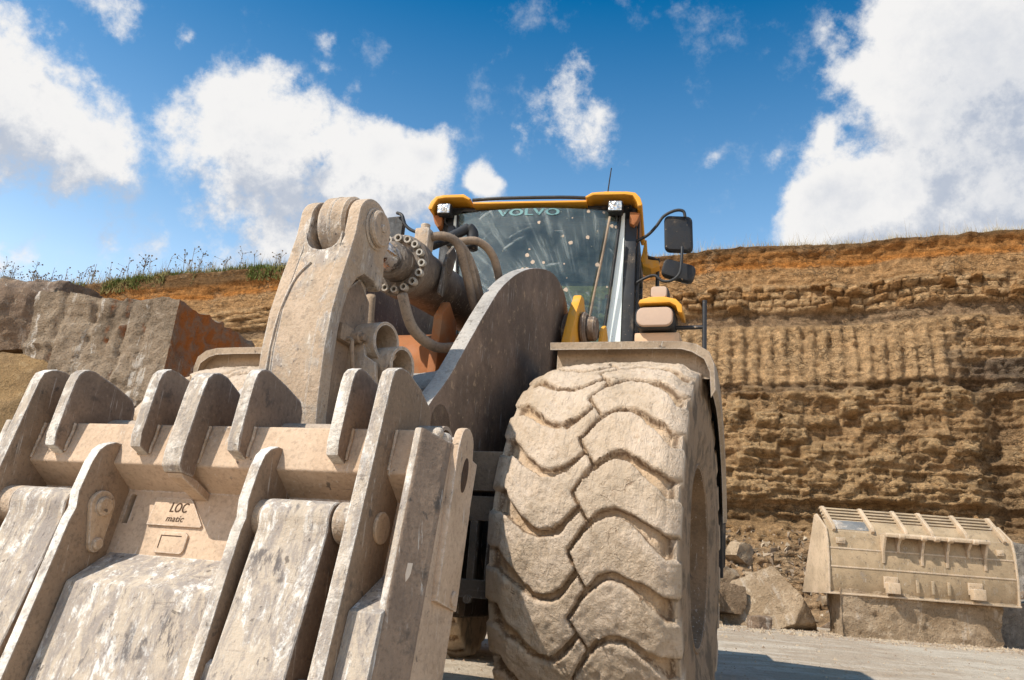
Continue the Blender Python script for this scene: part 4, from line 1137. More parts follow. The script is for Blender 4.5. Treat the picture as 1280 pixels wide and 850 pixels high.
# ---- wheels
def tyre_mesh(nper, across, R=.965, HW=.366, lugs=24, seed=0, rough=1.0):
    nth = lugs * nper
    th = np.arange(nth) / nth * 2 * pi
    # cross-section: bead, sidewall, shoulder, tread, mirrored
    a = np.linspace(-1, 1, across)
    side_n = 15
    k = np.linspace(0, 1, side_n)
    # sidewall curve from rim (r=.45) bulging to shoulder
    sw_r = .435 + (R - .055 - .435) * k
    sw_x = .372 + .036 * np.sin(np.clip(k, 0, 1) * pi * .80) ** .9
    prof_r = np.r_[sw_r, R - .018 * np.abs(a) ** 2.2 - .022 * np.clip((np.abs(a) - .86) / .14, 0, 1) ** 2, sw_r[::-1]]
    prof_x = np.r_[-sw_x, a * (HW - .012), sw_x[::-1]]
    m = len(prof_r)
    s = np.r_[np.full(side_n, -1.05), a, np.full(side_n, 1.05)]
    istread = np.r_[np.zeros(side_n), np.ones(across), np.zeros(side_n)]
    ph = (th / (2 * pi) * lugs)[:, None] * np.ones((1, m)); sg = np.ones((nth, 1)) * s[None, :]
    XN = np.stack([np.cos(th)[:, None] * prof_r[None] * 1.0, np.sin(th)[:, None] * prof_r[None], np.ones((nth, 1)) * prof_x[None]], -1)
    wob = fbm(XN * 2.6 + seed, 3, 50) * .13; wob2 = fbm(XN * 15 + seed, 4, 55) * .055
    def g(x):
        ax_ = np.abs(x)
        return np.sign(x) * np.interp(ax_, [0, .10, .20, .30, .40, .50, .62, .75, .88, 1.0, 1.1], [0, .20, .36, .46, .50, .47, .36, .20, .02, -.13, -.20])
    zig = .11 * (2 * np.abs(((ph + .25 + wob) % 1.0) - .5) * 2 - 1)
    rightside = sg > zig
    pr = ph + g(sg) * .92 + wob + wob2 + np.where(rightside, 0, .5)
    fr = np.abs(((pr + .5) % 1.0) - .5)                              # distance to a cross groove, in pitches
    gw = .060 + .125 * np.clip((np.abs(sg) - .50) / .5, 0, 1) ** 1.3
    lug = sstep(gw - .022, gw + .028, fr)
    cz = np.abs(sg - zig)
    lug = lug * sstep(.010, .038, cz + np.abs(wob2) * .6)
    dep = (.036 + .014 * np.abs(sg)) * (1 - lug) + .012 * (1 - sstep(.0, .5, lug)) * sstep(-.1, .3, fbm(XN * 5 + 3, 3, 71))
    # every lug is worn and plastered a little differently
    lid = np.floor(pr + .5)
    tilt = (_hash(lid, np.where(rightside, 1., 0.), lid * 0, 5) - .5)
    mud = .010 * fbm(XN * 7 + seed, 4, 61) + .006 * fbm(XN * 30 + seed, 3, 62)
    crumb = .022 * np.clip(fbm(XN * 42 + seed, 3, 63), 0, 1) * (sstep(.02, .5, lug) * (1 - sstep(.55, 1.0, lug)) * 2 + .25)
    tr = np.ones((nth, 1)) * istread[None]
    sh = np.clip((np.abs(sg) - .88) / .12, 0, 1) * tr
    r = prof_r[None] - dep * tr + (mud + crumb + .010 * tilt * lug) * tr * rough
    # the shoulders of the lugs stand proud of the sidewall
    k2 = np.r_[k, np.zeros(across), k[::-1]]
    shoulder = np.clip((k2 - .80) / .2, 0, 1)[None] * (1 - tr)
    xx = prof_x[None] + np.sign(prof_x[None]) * (shoulder * .014 + sh * .0) * lug - np.sign(prof_x[None]) * sh * .008 * (1 - lug)
    xx = xx + np.sign(prof_x[None]) * (1 - tr) * .004 * fbm(XN * 6, 3, 66)
    # rings moulded into the sidewall
    ringp = np.clip(1 - np.abs(k2 - .36) / .05, 0, 1) + np.clip(1 - np.abs(k2 - .70) / .04, 0, 1) + .8 * np.clip(1 - np.abs(k2 - .12) / .05, 0, 1)
    xx = xx + np.sign(prof_x[None]) * (ringp[None] * .008) * (1 - tr)
    # flattened where it stands
    P = np.stack([xx, np.cos(th)[:, None] * r, np.sin(th)[:, None] * r], -1)
    P[..., 2] = np.maximum(P[..., 2], -.925)
    me = grid_mesh('tyre', P, closed_u=True)
    for nm, arr in (('lug', np.where(tr > 0, lug, 1.0)), ('side', (1 - tr) * np.clip((1 - k2)[None] * 8, 0, 1) * (1 - shoulder * lug * .8))):
        at_ = me.attributes.new(nm, 'FLOAT', 'POINT'); at_.data.foreach_set('value', arr.reshape(-1).astype(np.float32))
    return me
def rim_bm():
    bm = bmesh.new()
    prof = [(.374, .465), (.386, .452), (.380, .435), (.30, .42), (.285, .415), (.27, .40), (.265, .385), (.12, .37), (.09, .345), (.085, .20), (.11, .19), (.13, .14), (.14, 0.001)]
    n = 64
    for s in (1, -1):
        rings = [[bm.verts.new((s * x_, r_ * cos(2 * pi * k / n), r_ * sin(2 * pi * k / n))) for k in range(n)] for x_, r_ in prof]
        for A_, B_ in zip(rings, rings[1:]):
            for k in range(n): bm.faces.new((A_[k], A_[(k + 1) % n], B_[(k + 1) % n], B_[k]))
        for k in range(20):
            a = 2 * pi * k / 20
            cyl(bm, (s * .08, .275 * cos(a), .275 * sin(a)), (s * .115, .275 * cos(a), .275 * sin(a)), .02, n=6)
    # lumps of dried mud thrown into the dish
    rr = np.random.default_rng(5)
    for k in range(70):
        a = rr.uniform(0, 2 * pi); r_ = rr.uniform(.30, .395)
        bmesh.ops.create_icosphere(bm, subdivisions=2, radius=rr.uniform(.012, .04), matrix=Matrix.Translation((rr.uniform(.14, .25), r_ * cos(a), r_ * sin(a))))
    return bm
def wheel(loc, rotz, me, spin=0, flip=False, rim_me=None):
    if rim_me is None:
        r_ = obj('wheel', rim_bm(), M_rim, loader, 40)
    else:
        r_ = link('wheel', rim_me, None, loader, None)
    r_.location = loc; r_.rotation_euler = (spin, 0, rotz + (pi if flip else 0))
    t_ = bpy.data.objects.new('tyre', me); COL.objects.link(t_); t_.parent = r_
    return r_
big_t = tyre_mesh(30, 100); big_t.materials.append(M_tyre); big_t.shade_smooth()
low_t = tyre_mesh(13, 44, seed=4); low_t.materials.append(M_tyre); low_t.shade_smooth()
w0 = wheel((1.105, 0, .93), radians(-1.5), big_t, 0); w0['label'] = 'front wheel with a mud-caked tread beside the carriage'
wheel((-1.10, 0, .93), 0, low_t, 0, True, w0.data)
for s in (1, -1):
    wheel(RF(s * 1.10, 1.75, .93), dA, low_t, 0, s < 0, w0.data)

# ---- front fenders
for s in (-1, 1):
    bm = bmesh.new()
    fp = smooth_path([(-.265, 1.978, 0), (-.15, 2.000, 0), (.05, 2.010, 0), (.35, 1.97, 0), (.65, 1.84, 0), (.95, 1.60, 0), (1.12, 1.28, 0)], 4)
    acr = [(.72, 0), (.95, 0.0), (1.28, 0.0), (1.41, -.003), (1.485, -.018), (1.545, -.055), (1.572, -.12), (1.577, -.25)]
    rings = []
    for i, p in enumerate(fp):
        d_ = fp[min(i + 1, len(fp) - 1)] - fp[max(i - 1, 0)]; nrm = Vector((-d_.y, d_.x, 0)).normalized()
        if i == 0: nrm = Vector((-.2, .98, 0))
        th_ = .040 if i < 1 else .022
        up = [(x_, p.x + nrm.x * h_, p.y + nrm.y * h_) for x_, h_ in acr]
        dn = [(x_ - (.022 if j >= 4 else 0), p.x + nrm.x * (h_ - th_), p.y + nrm.y * (h_ - th_)) for j, (x_, h_) in enumerate(acr)]
        rings.append([bm.verts.new((s * q[0], q[1], q[2])) for q in up + dn[::-1]])
    n = len(rings[0])
    for A_, B_ in zip(rings, rings[1:]):
        for k in range(n): bm.faces.new((A_[k], A_[(k + 1) % n], B_[(k + 1) % n], B_[k]))
    bm.faces.new(rings[0]); bm.faces.new(rings[-1][::-1])
    fen = obj('fender', bm, M_fender, loader, 40)
    bm = bmesh.new()
    prism(bm, [(.74, 1.80), (1.55, 1.80), (1.55, 1.90), (1.50, 1.945), (1.42, 1.968), (.74, 1.968)], -.175, -.165, lambda a, b, t, s=s: Vector((s * a, t, b)), 0)
    obj('liner', bm, M_fender, fen)
    bm = bmesh.new()
    prism(bm, [(.62, 1.84), (.98, 1.56), (1.10, 1.22), (1.12, .85), (1.07, .85), (1.02, 1.2), (.92, 1.48), (.60, 1.78)], *sorted((s * .78, s * 1.545)), LV, .01)
    obj('mudflap', bm, M_black, fen)
    if s < 0: continue
    # lamp cluster
    LX, LY, LZ = -.088, .53, .183
    mpl = lambda a, b, t: Vector((a + LX, t + LY, b + LZ))
    bm = bmesh.new()
    box(bm, 1.235, 1.475, -.66, -.52, 1.81, 1.885, lambda a, b, t: mpl(a, t, b), .012)
    obj('lamp_base', bm, paint('dusty_peach_paint', (.62, .40, .25), .6, .7), fen)
    def rlamp(x0, x1, z0_, z1, y0, y1, r_, mt, par, nm):
        o_ = []
        for cx_, cz_, a0 in ((x1 - r_, z1 - r_, 0), (x0 + r_, z1 - r_, 90), (x0 + r_, z0_ + r_, 180), (x1 - r_, z0_ + r_, 270)):
            o_ += arc(cx_, cz_, r_, a0, a0 + 90, 5)
        bm = bmesh.new(); prism(bm, o_, y0, y1, mpl, min(.012, r_ * .4), 3)
        return obj(nm, bm, mt, par)
    hl = rlamp(1.240, 1.455, 1.893, 2.018, -.70, -.56, .045, M_black, fen, 'headlight')
    rlamp(1.252, 1.445, 1.902, 2.008, -.722, -.69, .040, M_lensdust, hl, 'lamp_lens')
    ind = rlamp(1.32, 1.415, 2.058, 2.130, -.69, -.60, .016, M_black, fen, 'indicator')
    rlamp(1.325, 1.410, 2.062, 2.126, -.715, -.675, .018, M_lensdust, ind, 'lamp_lens')
    bm = bmesh.new()
    pk = [(1.262, 2.024), (1.27, 2.045), (1.32, 2.060), (1.40, 2.060), (1.46, 2.045), (1.492, 2.010), (1.495, 1.965), (1.472, 1.972), (1.462, 2.006), (1.43, 2.026)]
    prism(bm, pk, -.735, -.55, mpl, .005)
    obj('lamp_hood', bm, M_yellow, fen)
    # width marker rod
    bm = bmesh.new()
    cyl(bm, mpl(1.44, 1.92, -.62), mpl(1.60, 1.92, -.62), .011, n=10)
    cyl(bm, mpl(1.60, 1.64, -.62), mpl(1.60, 2.07, -.62), .0125, n=10)
    obj('marker_rod', bm, M_tubeblk, fen)

# ---- rear frame and engine hood (mostly behind the cab)
def rbox(bm, a0, a1, b0, b1, c0, c1, bev=.02): box(bm, a0, a1, b0, b1, c0, c1, RF, bev)
bm = bmesh.new()
rbox(bm, -.55, .55, -.1, 3.0, .55, 1.35, .04); cyl(bm, RF(-.8, 1.75, .93), RF(.8, 1.75, .93), .2, n=24)
rear = obj('rear_frame', bm, M_under, loader)
bm = bmesh.new(); rbox(bm, -.80, .80, 1.55, 3.0, 1.35, 2.45, .12)
obj('engine_hood', bm, M_yellow, rear)
for s in (-1, 1):
    bm = bmesh.new()
    prism(bm, [(.65, 1.55), (.85, 1.98), (2.6, 1.98), (2.8, 1.6), (2.75, 1.58), (2.56, 1.93), (.88, 1.93), (.70, 1.53)], *sorted((s * .72, s * 1.50)), lambda a, b, t: RF(t, a, b), .01)
    obj('fender', bm, M_fender, rear)
    bm = bmesh.new()
    prism(bm, [(.50, 1.62), (.66, 1.62), (.72, 1.2), (.62, .95), (.55, 1.1)], *sorted((s * .85, s * 1.56)), lambda a, b, t: RF(t, a, b), .012)
    obj('mudflap', bm, M_black, rear)
    bm = bmesh.new()
    rbox(bm, *sorted((s * .62, s * 1.05)), .35, 1.0, 1.0, 1.05, .01); rbox(bm, *sorted((s * .62, s * 1.05)), .35, 1.0, 1.35, 1.40, .01); rbox(bm, *sorted((s * .62, s * .98)), .2, .95, 1.72, 1.78, .01)
    obj('step', bm, M_under, rear)

# ---- cab
CX = -.02
HW_T, HW_B = .70, .60
ZB, ZT = 1.80, 3.765
bm = bmesh.new()
rbox(bm, CX - .80, CX + .80, -.08, 1.50, ZB - .25, ZB, .02)
# rear wall with a window opening
rbox(bm, CX - .80, CX + .80, 1.42, 1.48, ZB, 2.30, .01); rbox(bm, CX - .80, CX + .80, 1.42, 1.48, 3.70, ZT, .01)
rbox(bm, CX - .80, CX - .66, 1.42, 1.48, 2.30, 3.70, .01); rbox(bm, CX + .66, CX + .80, 1.42, 1.48, 2.30, 3.70, .01)
# roof lining, sun band
rbox(bm, CX - .78, CX + .78, -.05, 1.45, ZT - .03, ZT, .01)
# corner posts
for s in (-1, 1):
    rbox(bm, *sorted((CX + s * .735, CX + s * .83)), -.10, .00, ZB, ZT, .012)
    rbox(bm, *sorted((CX + s * .76, CX + s * .83)), .62, .70, ZB, ZT, .012)
    rbox(bm, *sorted((CX + s * .76, CX + s * .83)), 1.40, 1.48, ZB, ZT, .012)
    rbox(bm, *sorted((CX + s * .79, CX + s * .82)), .0, 1.40, ZB, 2.25, .012)
    rbox(bm, *sorted((CX + s * .79, CX + s * .83)), .0, 1.42, ZT - .14, ZT, .012)
    # door edge seals standing proud of the post
    rbox(bm, *sorted((CX + s * .838, CX + s * .853)), -.06, -.02, ZB, ZT - .03, .005)
cab = obj('cab', bm, M_black, loader)
cab['label'] = 'yellow roofed cab with a dusty windscreen'
# windscreen: a gently bowed trapezium, thick pane
def ws(u_, z):
    k = (z - ZB) / (ZT - ZB)
    hw = .50 + (HW_T - .50) * min(1, k * 1.05) ** .8
    return CX + u_ * hw, -.115 - .10 * (1 - u_ * u_) - .03 * (1 - k)
bm = bmesh.new()
rows_ = []
for layer in (0, .006):
    rows_.append([[bm.verts.new(RF(ws(u_, z)[0], ws(u_, z)[1] + layer, z)) for u_ in np.linspace(-1, 1, 25)] for z in np.linspace(ZB, ZT - .045, 20)])
for g_, fl_ in ((rows_[0], 0), (rows_[1], 1)):
    for i in range(19):
        for j in range(24):
            q = (g_[i][j], g_[i][j + 1], g_[i + 1][j + 1], g_[i + 1][j]); bm.faces.new(q[::-1] if fl_ else q)
def rim_faces(a, b):
    for k in range(len(a) - 1): bm.faces.new((a[k], b[k], b[k + 1], a[k + 1]))
rim_faces(rows_[0][0], rows_[1][0]); rim_faces(rows_[0][-1], rows_[1][-1])
rim_faces([r_[0] for r_ in rows_[0]], [r_[0] for r_ in rows_[1]]); rim_faces([r_[-1] for r_ in rows_[0]], [r_[-1] for r_ in rows_[1]])
wsc = obj('windscreen', bm, M_glass, cab, 60)
# pale inner pillars beside the glass
for s in (-1, 1):
    bm = bmesh.new()
    V_ = []
    for z in np.linspace(ZB, ZT - .05, 14):
        x_, y_ = ws(s * 1.0, z)
        xo = CX + s * .733
        V_.append([bm.verts.new(RF(*p)) for p in ((x_ + s * .008, y_ + .012, z), (xo, -.105, z), (xo, -.09, z), (x_ + s * .008, y_ + .03, z))])
    for A_, B_ in zip(V_, V_[1:]):
        for k in range(4): bm.faces.new((A_[k], A_[(k + 1) % 4], B_[(k + 1) % 4], B_[k]))
    bm.faces.new(V_[0]); bm.faces.new(V_[-1][::-1])
    obj('inner_pillar', bm, M_white, cab)
    bm = bmesh.new()
    tube(bm, [RF(*ws(s * .995, z), z) + RF(0, -.012, 0) - RF(0, 0, 0) for z in np.linspace(ZB, ZT - .06, 9)], .010, 6, 2)
    obj('glass_seal', bm, M_tubeblk, cab, 180)
    # side and door panes
    bm = bmesh.new(); rbox(bm, *sorted((CX + s * .80, CX + s * .806)), .01, .62, 2.25, ZT - .14, 0); rbox(bm, *sorted((CX + s * .80, CX + s * .806)), .70, 1.40, 2.25, ZT - .14, 0)
    obj('side_window', bm, M_glassback, cab)
bm = bmesh.new(); rbox(bm, CX - .66, CX + .66, 1.45, 1.456, 2.30, 3.70, 0)
obj('rear_window', bm, M_glassback, cab)
# top band and lettering behind the glass
bm = bmesh.new()
V_ = [[bm.verts.new(RF(ws(u_, z)[0], ws(u_, z)[1] + .012 + e, z)) for u_ in np.linspace(-.97, .97, 21)] for z, e in ((3.650, 0), (3.716, 0), (3.716, .004), (3.650, .004))]
for i in range(4):
    for j in range(20): bm.faces.new((V_[i][j], V_[i][j + 1], V_[(i + 1) % 4][j + 1], V_[(i + 1) % 4][j]))
obj('sun_strip', bm, paint('dark_strip', (.02, .03, .035), .15, .4), cab)
me = text_mesh('VOLVO', .125, 0, .0006, 1.06)
tb = bmesh.new(); tb.from_mesh(me)
src = bmesh.new(); src.from_mesh(me)
for v in src.verts: v.co += Vector((.0075, 0, .0002))
_merge(tb, src)
bmesh.ops.triangulate(tb, faces=tb.faces); bmesh.ops.subdivide_edges(tb, edges=tb.edges, cuts=1)
for v in tb.verts:
    x_ = v.co.x * 1.22
    xx_ = -.085 + x_
    u_ = (xx_ - CX) / .69
    v.co = RF(xx_, ws(u_, 3.68)[1] - .0035 - v.co.z, 3.655 + v.co.y * .70)
obj('lettering', tb, M_decal, wsc, None)
# seat, steering column
bm = bmesh.new()
rbox(bm, -.27, .25, .62, 1.1, 2.25, 2.38, .05); rbox(bm, -.25, .23, 1.0, 1.12, 2.38, 3.02, .05); rbox(bm, -.14, .12, 1.02, 1.12, 3.02, 3.2, .04); rbox(bm, -.2, .2, .7, 1.0, ZB, 2.25, .03)
rbox(bm, .30, .42, .55, 1.0, 2.42, 2.52, .03)
obj('seat', bm, M_seat, cab)
bm = bmesh.new()
tube(bm, [RF(-.01, .2, ZB), RF(-.01, .32, 2.45)], .05, 10, 1)
ring = [RF(-.01 + .2 * cos(a), .34 + .16 * sin(a), 2.50 + .10 * sin(a)) for a in np.linspace(0, 2 * pi, 25)]
tube(bm, ring, .016, 8, 1)
obj('steering_wheel', bm, M_inner, cab)
# little bottle on the dash at the right
bm = bmesh.new(); cyl(bm, RF(.585, .02, 2.87), RF(.585, .02, 3.0), .045, n=20, bev=.02)
bt = obj('bottle', bm, paint('green_bottle', (.14, .22, .20), .1, .3), cab)
bm = bmesh.new(); cyl(bm, RF(.585, .02, 3.0), RF(.585, .02, 3.035), .02, n=16)
obj('bottle_cap', bm, paint('red_cap', (.45, .03, .03), 0, .4), bt)
# wiper
bm = bmesh.new(); tube(bm, [RF(.60, -.235, 3.62), RF(.56, -.25, 3.3), RF(.50, -.265, 2.9), RF(.46, -.28, 2.55)], .010, 6, 3)
obj('wiper', bm, M_hose, cab, 180)
# ---- roof: yellow corner visors, front strip, black rail
roof_b = bmesh.new()
rbox(roof_b, CX - .84, CX + .82, .10, 1.60, 3.70, 3.80, .04)
rbox(roof_b, CX - .78, CX + .78, -.10, .12, 3.752, 3.79, .008)
roof = obj('roof', roof_b, M_black, cab)
bm = bmesh.new(); prism(bm, [(-.16, 3.765), (-.215, 3.768), (-.215, 3.786), (-.18, 3.792), (.0, 3.796), (.0, 3.77)], CX - .55, CX + .42, lambda a, b, t: RF(t, a, b), .004)
obj('front_strip', bm, M_yellow, roof)
bm = bmesh.new(); tube(bm, [RF(CX - .56, -.19, 3.815), RF(CX - .3, -.20, 3.823), RF(CX + .2, -.20, 3.823), RF(CX + .43, -.19, 3.815)], .015, 10, 3)
obj('front_rail', bm, M_tubeblk, roof)
RC = -.045
for s, i0 in ((-1, .535), (1, .435)):
    # thin shell, drooping at its outer end, dark beneath
    top = [(i0, 3.782), (i0 + .055, 3.818), (.60, 3.826), (.78, 3.822), (.845, 3.810), (.885, 3.765), (.905, 3.705)]
    bot = [(.895, 3.690), (.870, 3.690), (.855, 3.735), (.825, 3.785), (.76, 3.796), (i0 + .07, 3.796), (i0 + .015, 3.770)]
    bm = bmesh.new()
    prism(bm, [(s * x_ + RC, z_ + .018) for x_, z_ in top + bot], -.25, .55, lambda a, b, t: RF(a, t, b), .006, 3)
    vis = obj('corner_visor', bm, M_yellow, roof)
    bm = bmesh.new(); prism(bm, [(s * x_ + RC, z_) for x_, z_ in ((.80, 3.70), (.885, 3.69), (.862, 3.62), (.835, 3.58), (.80, 3.60))], -.16, .3, lambda a, b, t: RF(a, t, b), .006)
    obj('visor_skirt', bm, M_yellowdirty, roof)
    bm = bmesh.new(); prism(bm, [(s * x_ + RC, z_) for x_, z_ in ((i0 + .06, 3.793), (.81, 3.793), (.83, 3.74), (.80, 3.66), (.72, 3.64), (i0 + .16, 3.70))], -.10, .2, lambda a, b, t: RF(a, t, b), .01)
    obj('visor_housing', bm, M_inner, roof)
    lx = -.815 if s < 0 else .640
    lz = 3.722
    bm = bmesh.new(); rbox(bm, lx - .062, lx + .062, -.225, -.13, lz - .05, lz + .05, .018); cyl(bm, RF(lx, -.16, lz + .045), RF(lx, -.16, lz + .075), .012, n=8)
    wl = obj('work_light', bm, M_black, roof)
    bm = bmesh.new(); rbox(bm, lx - .054, lx + .054, -.238, -.222, lz - .042, lz + .042, .012)
    obj('lamp_lens', bm, M_lens, wl)
    bm = bmesh.new(); tube(bm, [RF(lx, -.15, lz - .04), RF(lx + s * .01, -.13, lz - .08), RF(lx - s * .03, -.11, lz - .11), RF(lx - s * .06, -.10, lz - .10)], .008, 6, 3)
    obj('lamp_cable', bm, M_tubeblk, wl)
bm = bmesh.new(); tube(bm, [RF(.535, .10, 3.80), RF(.54, .10, 3.98), RF(.565, .10, 4.25)], [.012, .006, .005], 6, 2)
obj('antenna', bm, M_tubeblk, roof)
# ---- mirrors on the right (nearer the cliff) and left
def mirror(s, cx_, cz_, w_, h_, y_, tilt=0.0, rad=.045, parent=None):
    o_ = []
    for sx_, sz_, a0 in ((1, 1, 0), (-1, 1, 90), (-1, -1, 180), (1, -1, 270)):
        o_ += arc(sx_ * (w_ / 2 - rad), sz_ * (h_ / 2 - rad), rad, a0, a0 + 90, 5)
    ct, st = cos(tilt), sin(tilt)
    mp = lambda a, b, t: RF(cx_ + a * ct - b * st, y_ + t + .18 * a * s, cz_ + a * st + b * ct)
    bm = bmesh.new(); prism(bm, o_, 0, .075, mp, .026, 3)
    m_ = obj('mirror', bm, M_black, parent)
    bm = bmesh.new(); prism(bm, [(a * .93, b * .93) for a, b in o_], .0755, .079, mp, 0)
    obj('mirror_glass', bm, M_mirror, m_)
    return m_
m1 = mirror(1, 1.150, 3.535, .228, .31, -.10, radians(2), parent=cab); m1['label'] = 'tall black wing mirror'
m2 = mirror(1, 1.155, 3.215, .262, .150, -.09, radians(-13), parent=cab); m2['label'] = 'wide black kerb mirror below the tall one'
bm = bmesh.new(); tube(bm, [RF(.80, -.06, 3.475), RF(.90, -.09, 3.52), RF(.97, -.11, 3.59), RF(1.03, -.12, 3.675), RF(1.12, -.125, 3.722), RF(1.185, -.125, 3.715), RF(1.20, -.12, 3.66)], .013, 8, 5)
tube(bm, [RF(.80, -.06, 3.10), RF(.90, -.10, 3.145), RF(.97, -.12, 3.155), RF(1.03, -.13, 3.105), RF(1.10, -.14, 3.105), RF(1.16, -.14, 3.16), RF(1.175, -.14, 3.26), RF(1.18, -.13, 3.40)], .012, 8, 5)
obj('mirror_arm', bm, M_tubeblk, cab, 180)
m3 = mirror(-1, -1.335, 3.63, .20, .26, -.02, 0, parent=cab); m3['label'] = 'wing mirror half hidden by the tilt lever'
bm = bmesh.new(); tube(bm, [RF(-1.30, -.05, 3.775), RF(-1.24, -.08, 3.735), RF(-1.20, -.08, 3.645), RF(-1.12, -.08, 3.585), RF(-.98, -.08, 3.555), RF(-.84, -.06, 3.52)], .015, 8, 5)
tube(bm, [RF(-.845, -.08, 3.35), RF(-.85, -.08, 3.55), RF(-.82, -.08, 3.62), RF(-.78, -.07, 3.60)], .014, 8, 5)
obj('mirror_arm', bm, M_tubeblk, cab, 180)
m4 = mirror(-1, -.765, 3.52, .085, .19, -.14, 0, .035, parent=cab)
# grab rail and amber marker on the right behind the door
bm = bmesh.new(); tube(bm, [RF(.86, .30, 3.50), RF(.97, .30, 3.46), RF(.98, .30, 3.40), RF(.98, .30, 2.7)], .016, 8, 4)
obj('grab_rail', bm, M_tubeblk, cab, 180)
bm = bmesh.new(); prism(bm, [(.84, 3.42), (.87, 3.60), (.885, 3.60), (.90, 3.42), (.99, 3.41), (1.0, 3.36), (.93, 3.33), (.86, 3.36)], .18, .40, lambda a, b, t: RF(a, t, b), .012)
obj('side_trim', bm, M_yellow, cab)
# ------------------------------------------------------------------ stones
def boulder(name, label, loc, size, rot=(0, 0, 0), seed=0, mat=None, n=26, rough=.05, round_=.12, cuts=4, group=None, cat='boulder', face=None, keep=None):
    """quarried stone: cube grown to size, corners knocked off by random planes, faces broken up"""
    rr = np.random.default_rng(seed)
    size = np.array(size, float)
    dims = np.maximum(4, (size / size.max() * n).astype(int))
    bm = bmesh.new()
    quads = {}
    def vert(i, j, k):
        key = (i, j, k)
        if key not in quads: quads[key] = bm.verts.new((i / dims[0] - .5, j / dims[1] - .5, k / dims[2] - .5))
        return quads[key]
    a, b, c = dims
    for i in range(a):
        for j in range(b):
            for k in (0, c): bm.faces.new([vert(i, j, k), vert(i + 1, j, k), vert(i + 1, j + 1, k), vert(i, j + 1, k)][::(1 if k else -1)])
    for i in range(a):
        for k in range(c):
            for j in (0, b): bm.faces.new([vert(i, j, k), vert(i + 1, j, k), vert(i + 1, j, k + 1), vert(i, j, k + 1)][::(-1 if j else 1)])
    for j in range(b):
        for k in range(c):
            for i in (0, a): bm.faces.new([vert(i, j, k), vert(i, j + 1, k), vert(i, j + 1, k + 1), vert(i, j, k + 1)][::(1 if i else -1)])
    V = np.array([v.co[:] for v in bm.verts]) * size
    half = size / 2
    # soften corners
    L_ = np.linalg.norm(V / half, axis=1, ord=6)[:, None]
    V = V * (1 - round_ * (1 - 1 / np.maximum(L_, 1e-6)))
    for k in range(cuts):
        nrm = rr.normal(size=3) * (1, 1, .8); nrm /= np.linalg.norm(nrm)
        reach = np.abs(nrm * half).sum() * rr.uniform(.66, .86)
        dd = V @ nrm - reach
        V = V - np.clip(dd, 0, None)[:, None] * nrm * .93
    if keep is not None: V = keep(V, half)
    m = size.mean()
    nrmv = V / half; nrmv /= np.linalg.norm(nrmv, axis=1)[:, None] + 1e-9
    q = V / m * 2.2 + seed * 7.7
    disp = rough * m * (1.0 * fbm(q, 4, seed) + .55 * fbm(q * 3.1, 4, seed + 9, ridged=True) + .16 * fbm(q * 11, 3, seed + 15))
    V = V + nrmv * disp[:, None]
    for v, p in zip(bm.verts, V): v.co = p
    o = obj(name, bm, mat, None, 48)
    o.location = loc; o.rotation_euler = rot
    tag(o, label, cat, group)
    return o
def drill_marks(V, half):
    """half-round drill holes left down the split front face"""
    m = np.clip((-V[:, 1] / half[1] - .80) / .15, 0, 1)
    g = 0
    for x0, w_, dp in ((-.62, .05, .05), (-.18, .045, .045), (.12, .06, .07), (.33, .04, .06), (.62, .05, .04)):
        g = g + dp * np.exp(-((V[:, 0] - x0 - .04 * V[:, 2]) / w_) ** 2) * np.clip(1.1 + V[:, 2] * 1.6 + .5 * np.sin(x0 * 40), 0, 1)
    V = V.copy(); V[:, 1] += m * g
    return V
boulder('boulder', 'largest quarried block with ragged front and orange stained right face, behind the carriage', (-5.16, 11.50, 3.22), (2.10, 2.7, 1.42), (0, radians(1.5), radians(-11)), 11, M_block, 84, .055, .03, 1, keep=drill_marks)
boulder('boulder', 'pale brown block at the left edge, behind the largest block', (-8.25, 12.4, 3.95), (2.9, 2.0, 1.15), (radians(3), radians(-6), radians(6)), 34, M_redblock, 54, .06, .06, 4)
boulder('boulder', 'small grey slab lying on top of the block at the left edge', (-7.6, 12.6, 4.52), (1.3, 1.0, .22), (0, radians(5), radians(20)), 37, M_greyrock, 26, .05, .1, 3)
boulder('boulder', 'flat stone wedged under the largest block', (-5.2, 10.9, 2.40), (2.2, 1.5, .34), (0, radians(-4), radians(-8)), 41, M_redblock, 26, .06, .1, 3)
# stone under the discarded bucket
boulder('stone_block', 'long flat-topped stone block carrying the discarded bucket', (6.92, 14.27, .555), (2.80, 1.35, .76), (0, radians(2.0), radians(2)), 52, M_sand, 80, .055, .04, 1, cat='stone block')
boulder('boulder', 'smooth pale leaning slab left of the discarded bucket', (4.72, 15.0, .42), (1.75, 1.0, 1.05), (radians(-22), radians(-24), radians(-14)), 67, M_sand, 40, .035, .12, 5)
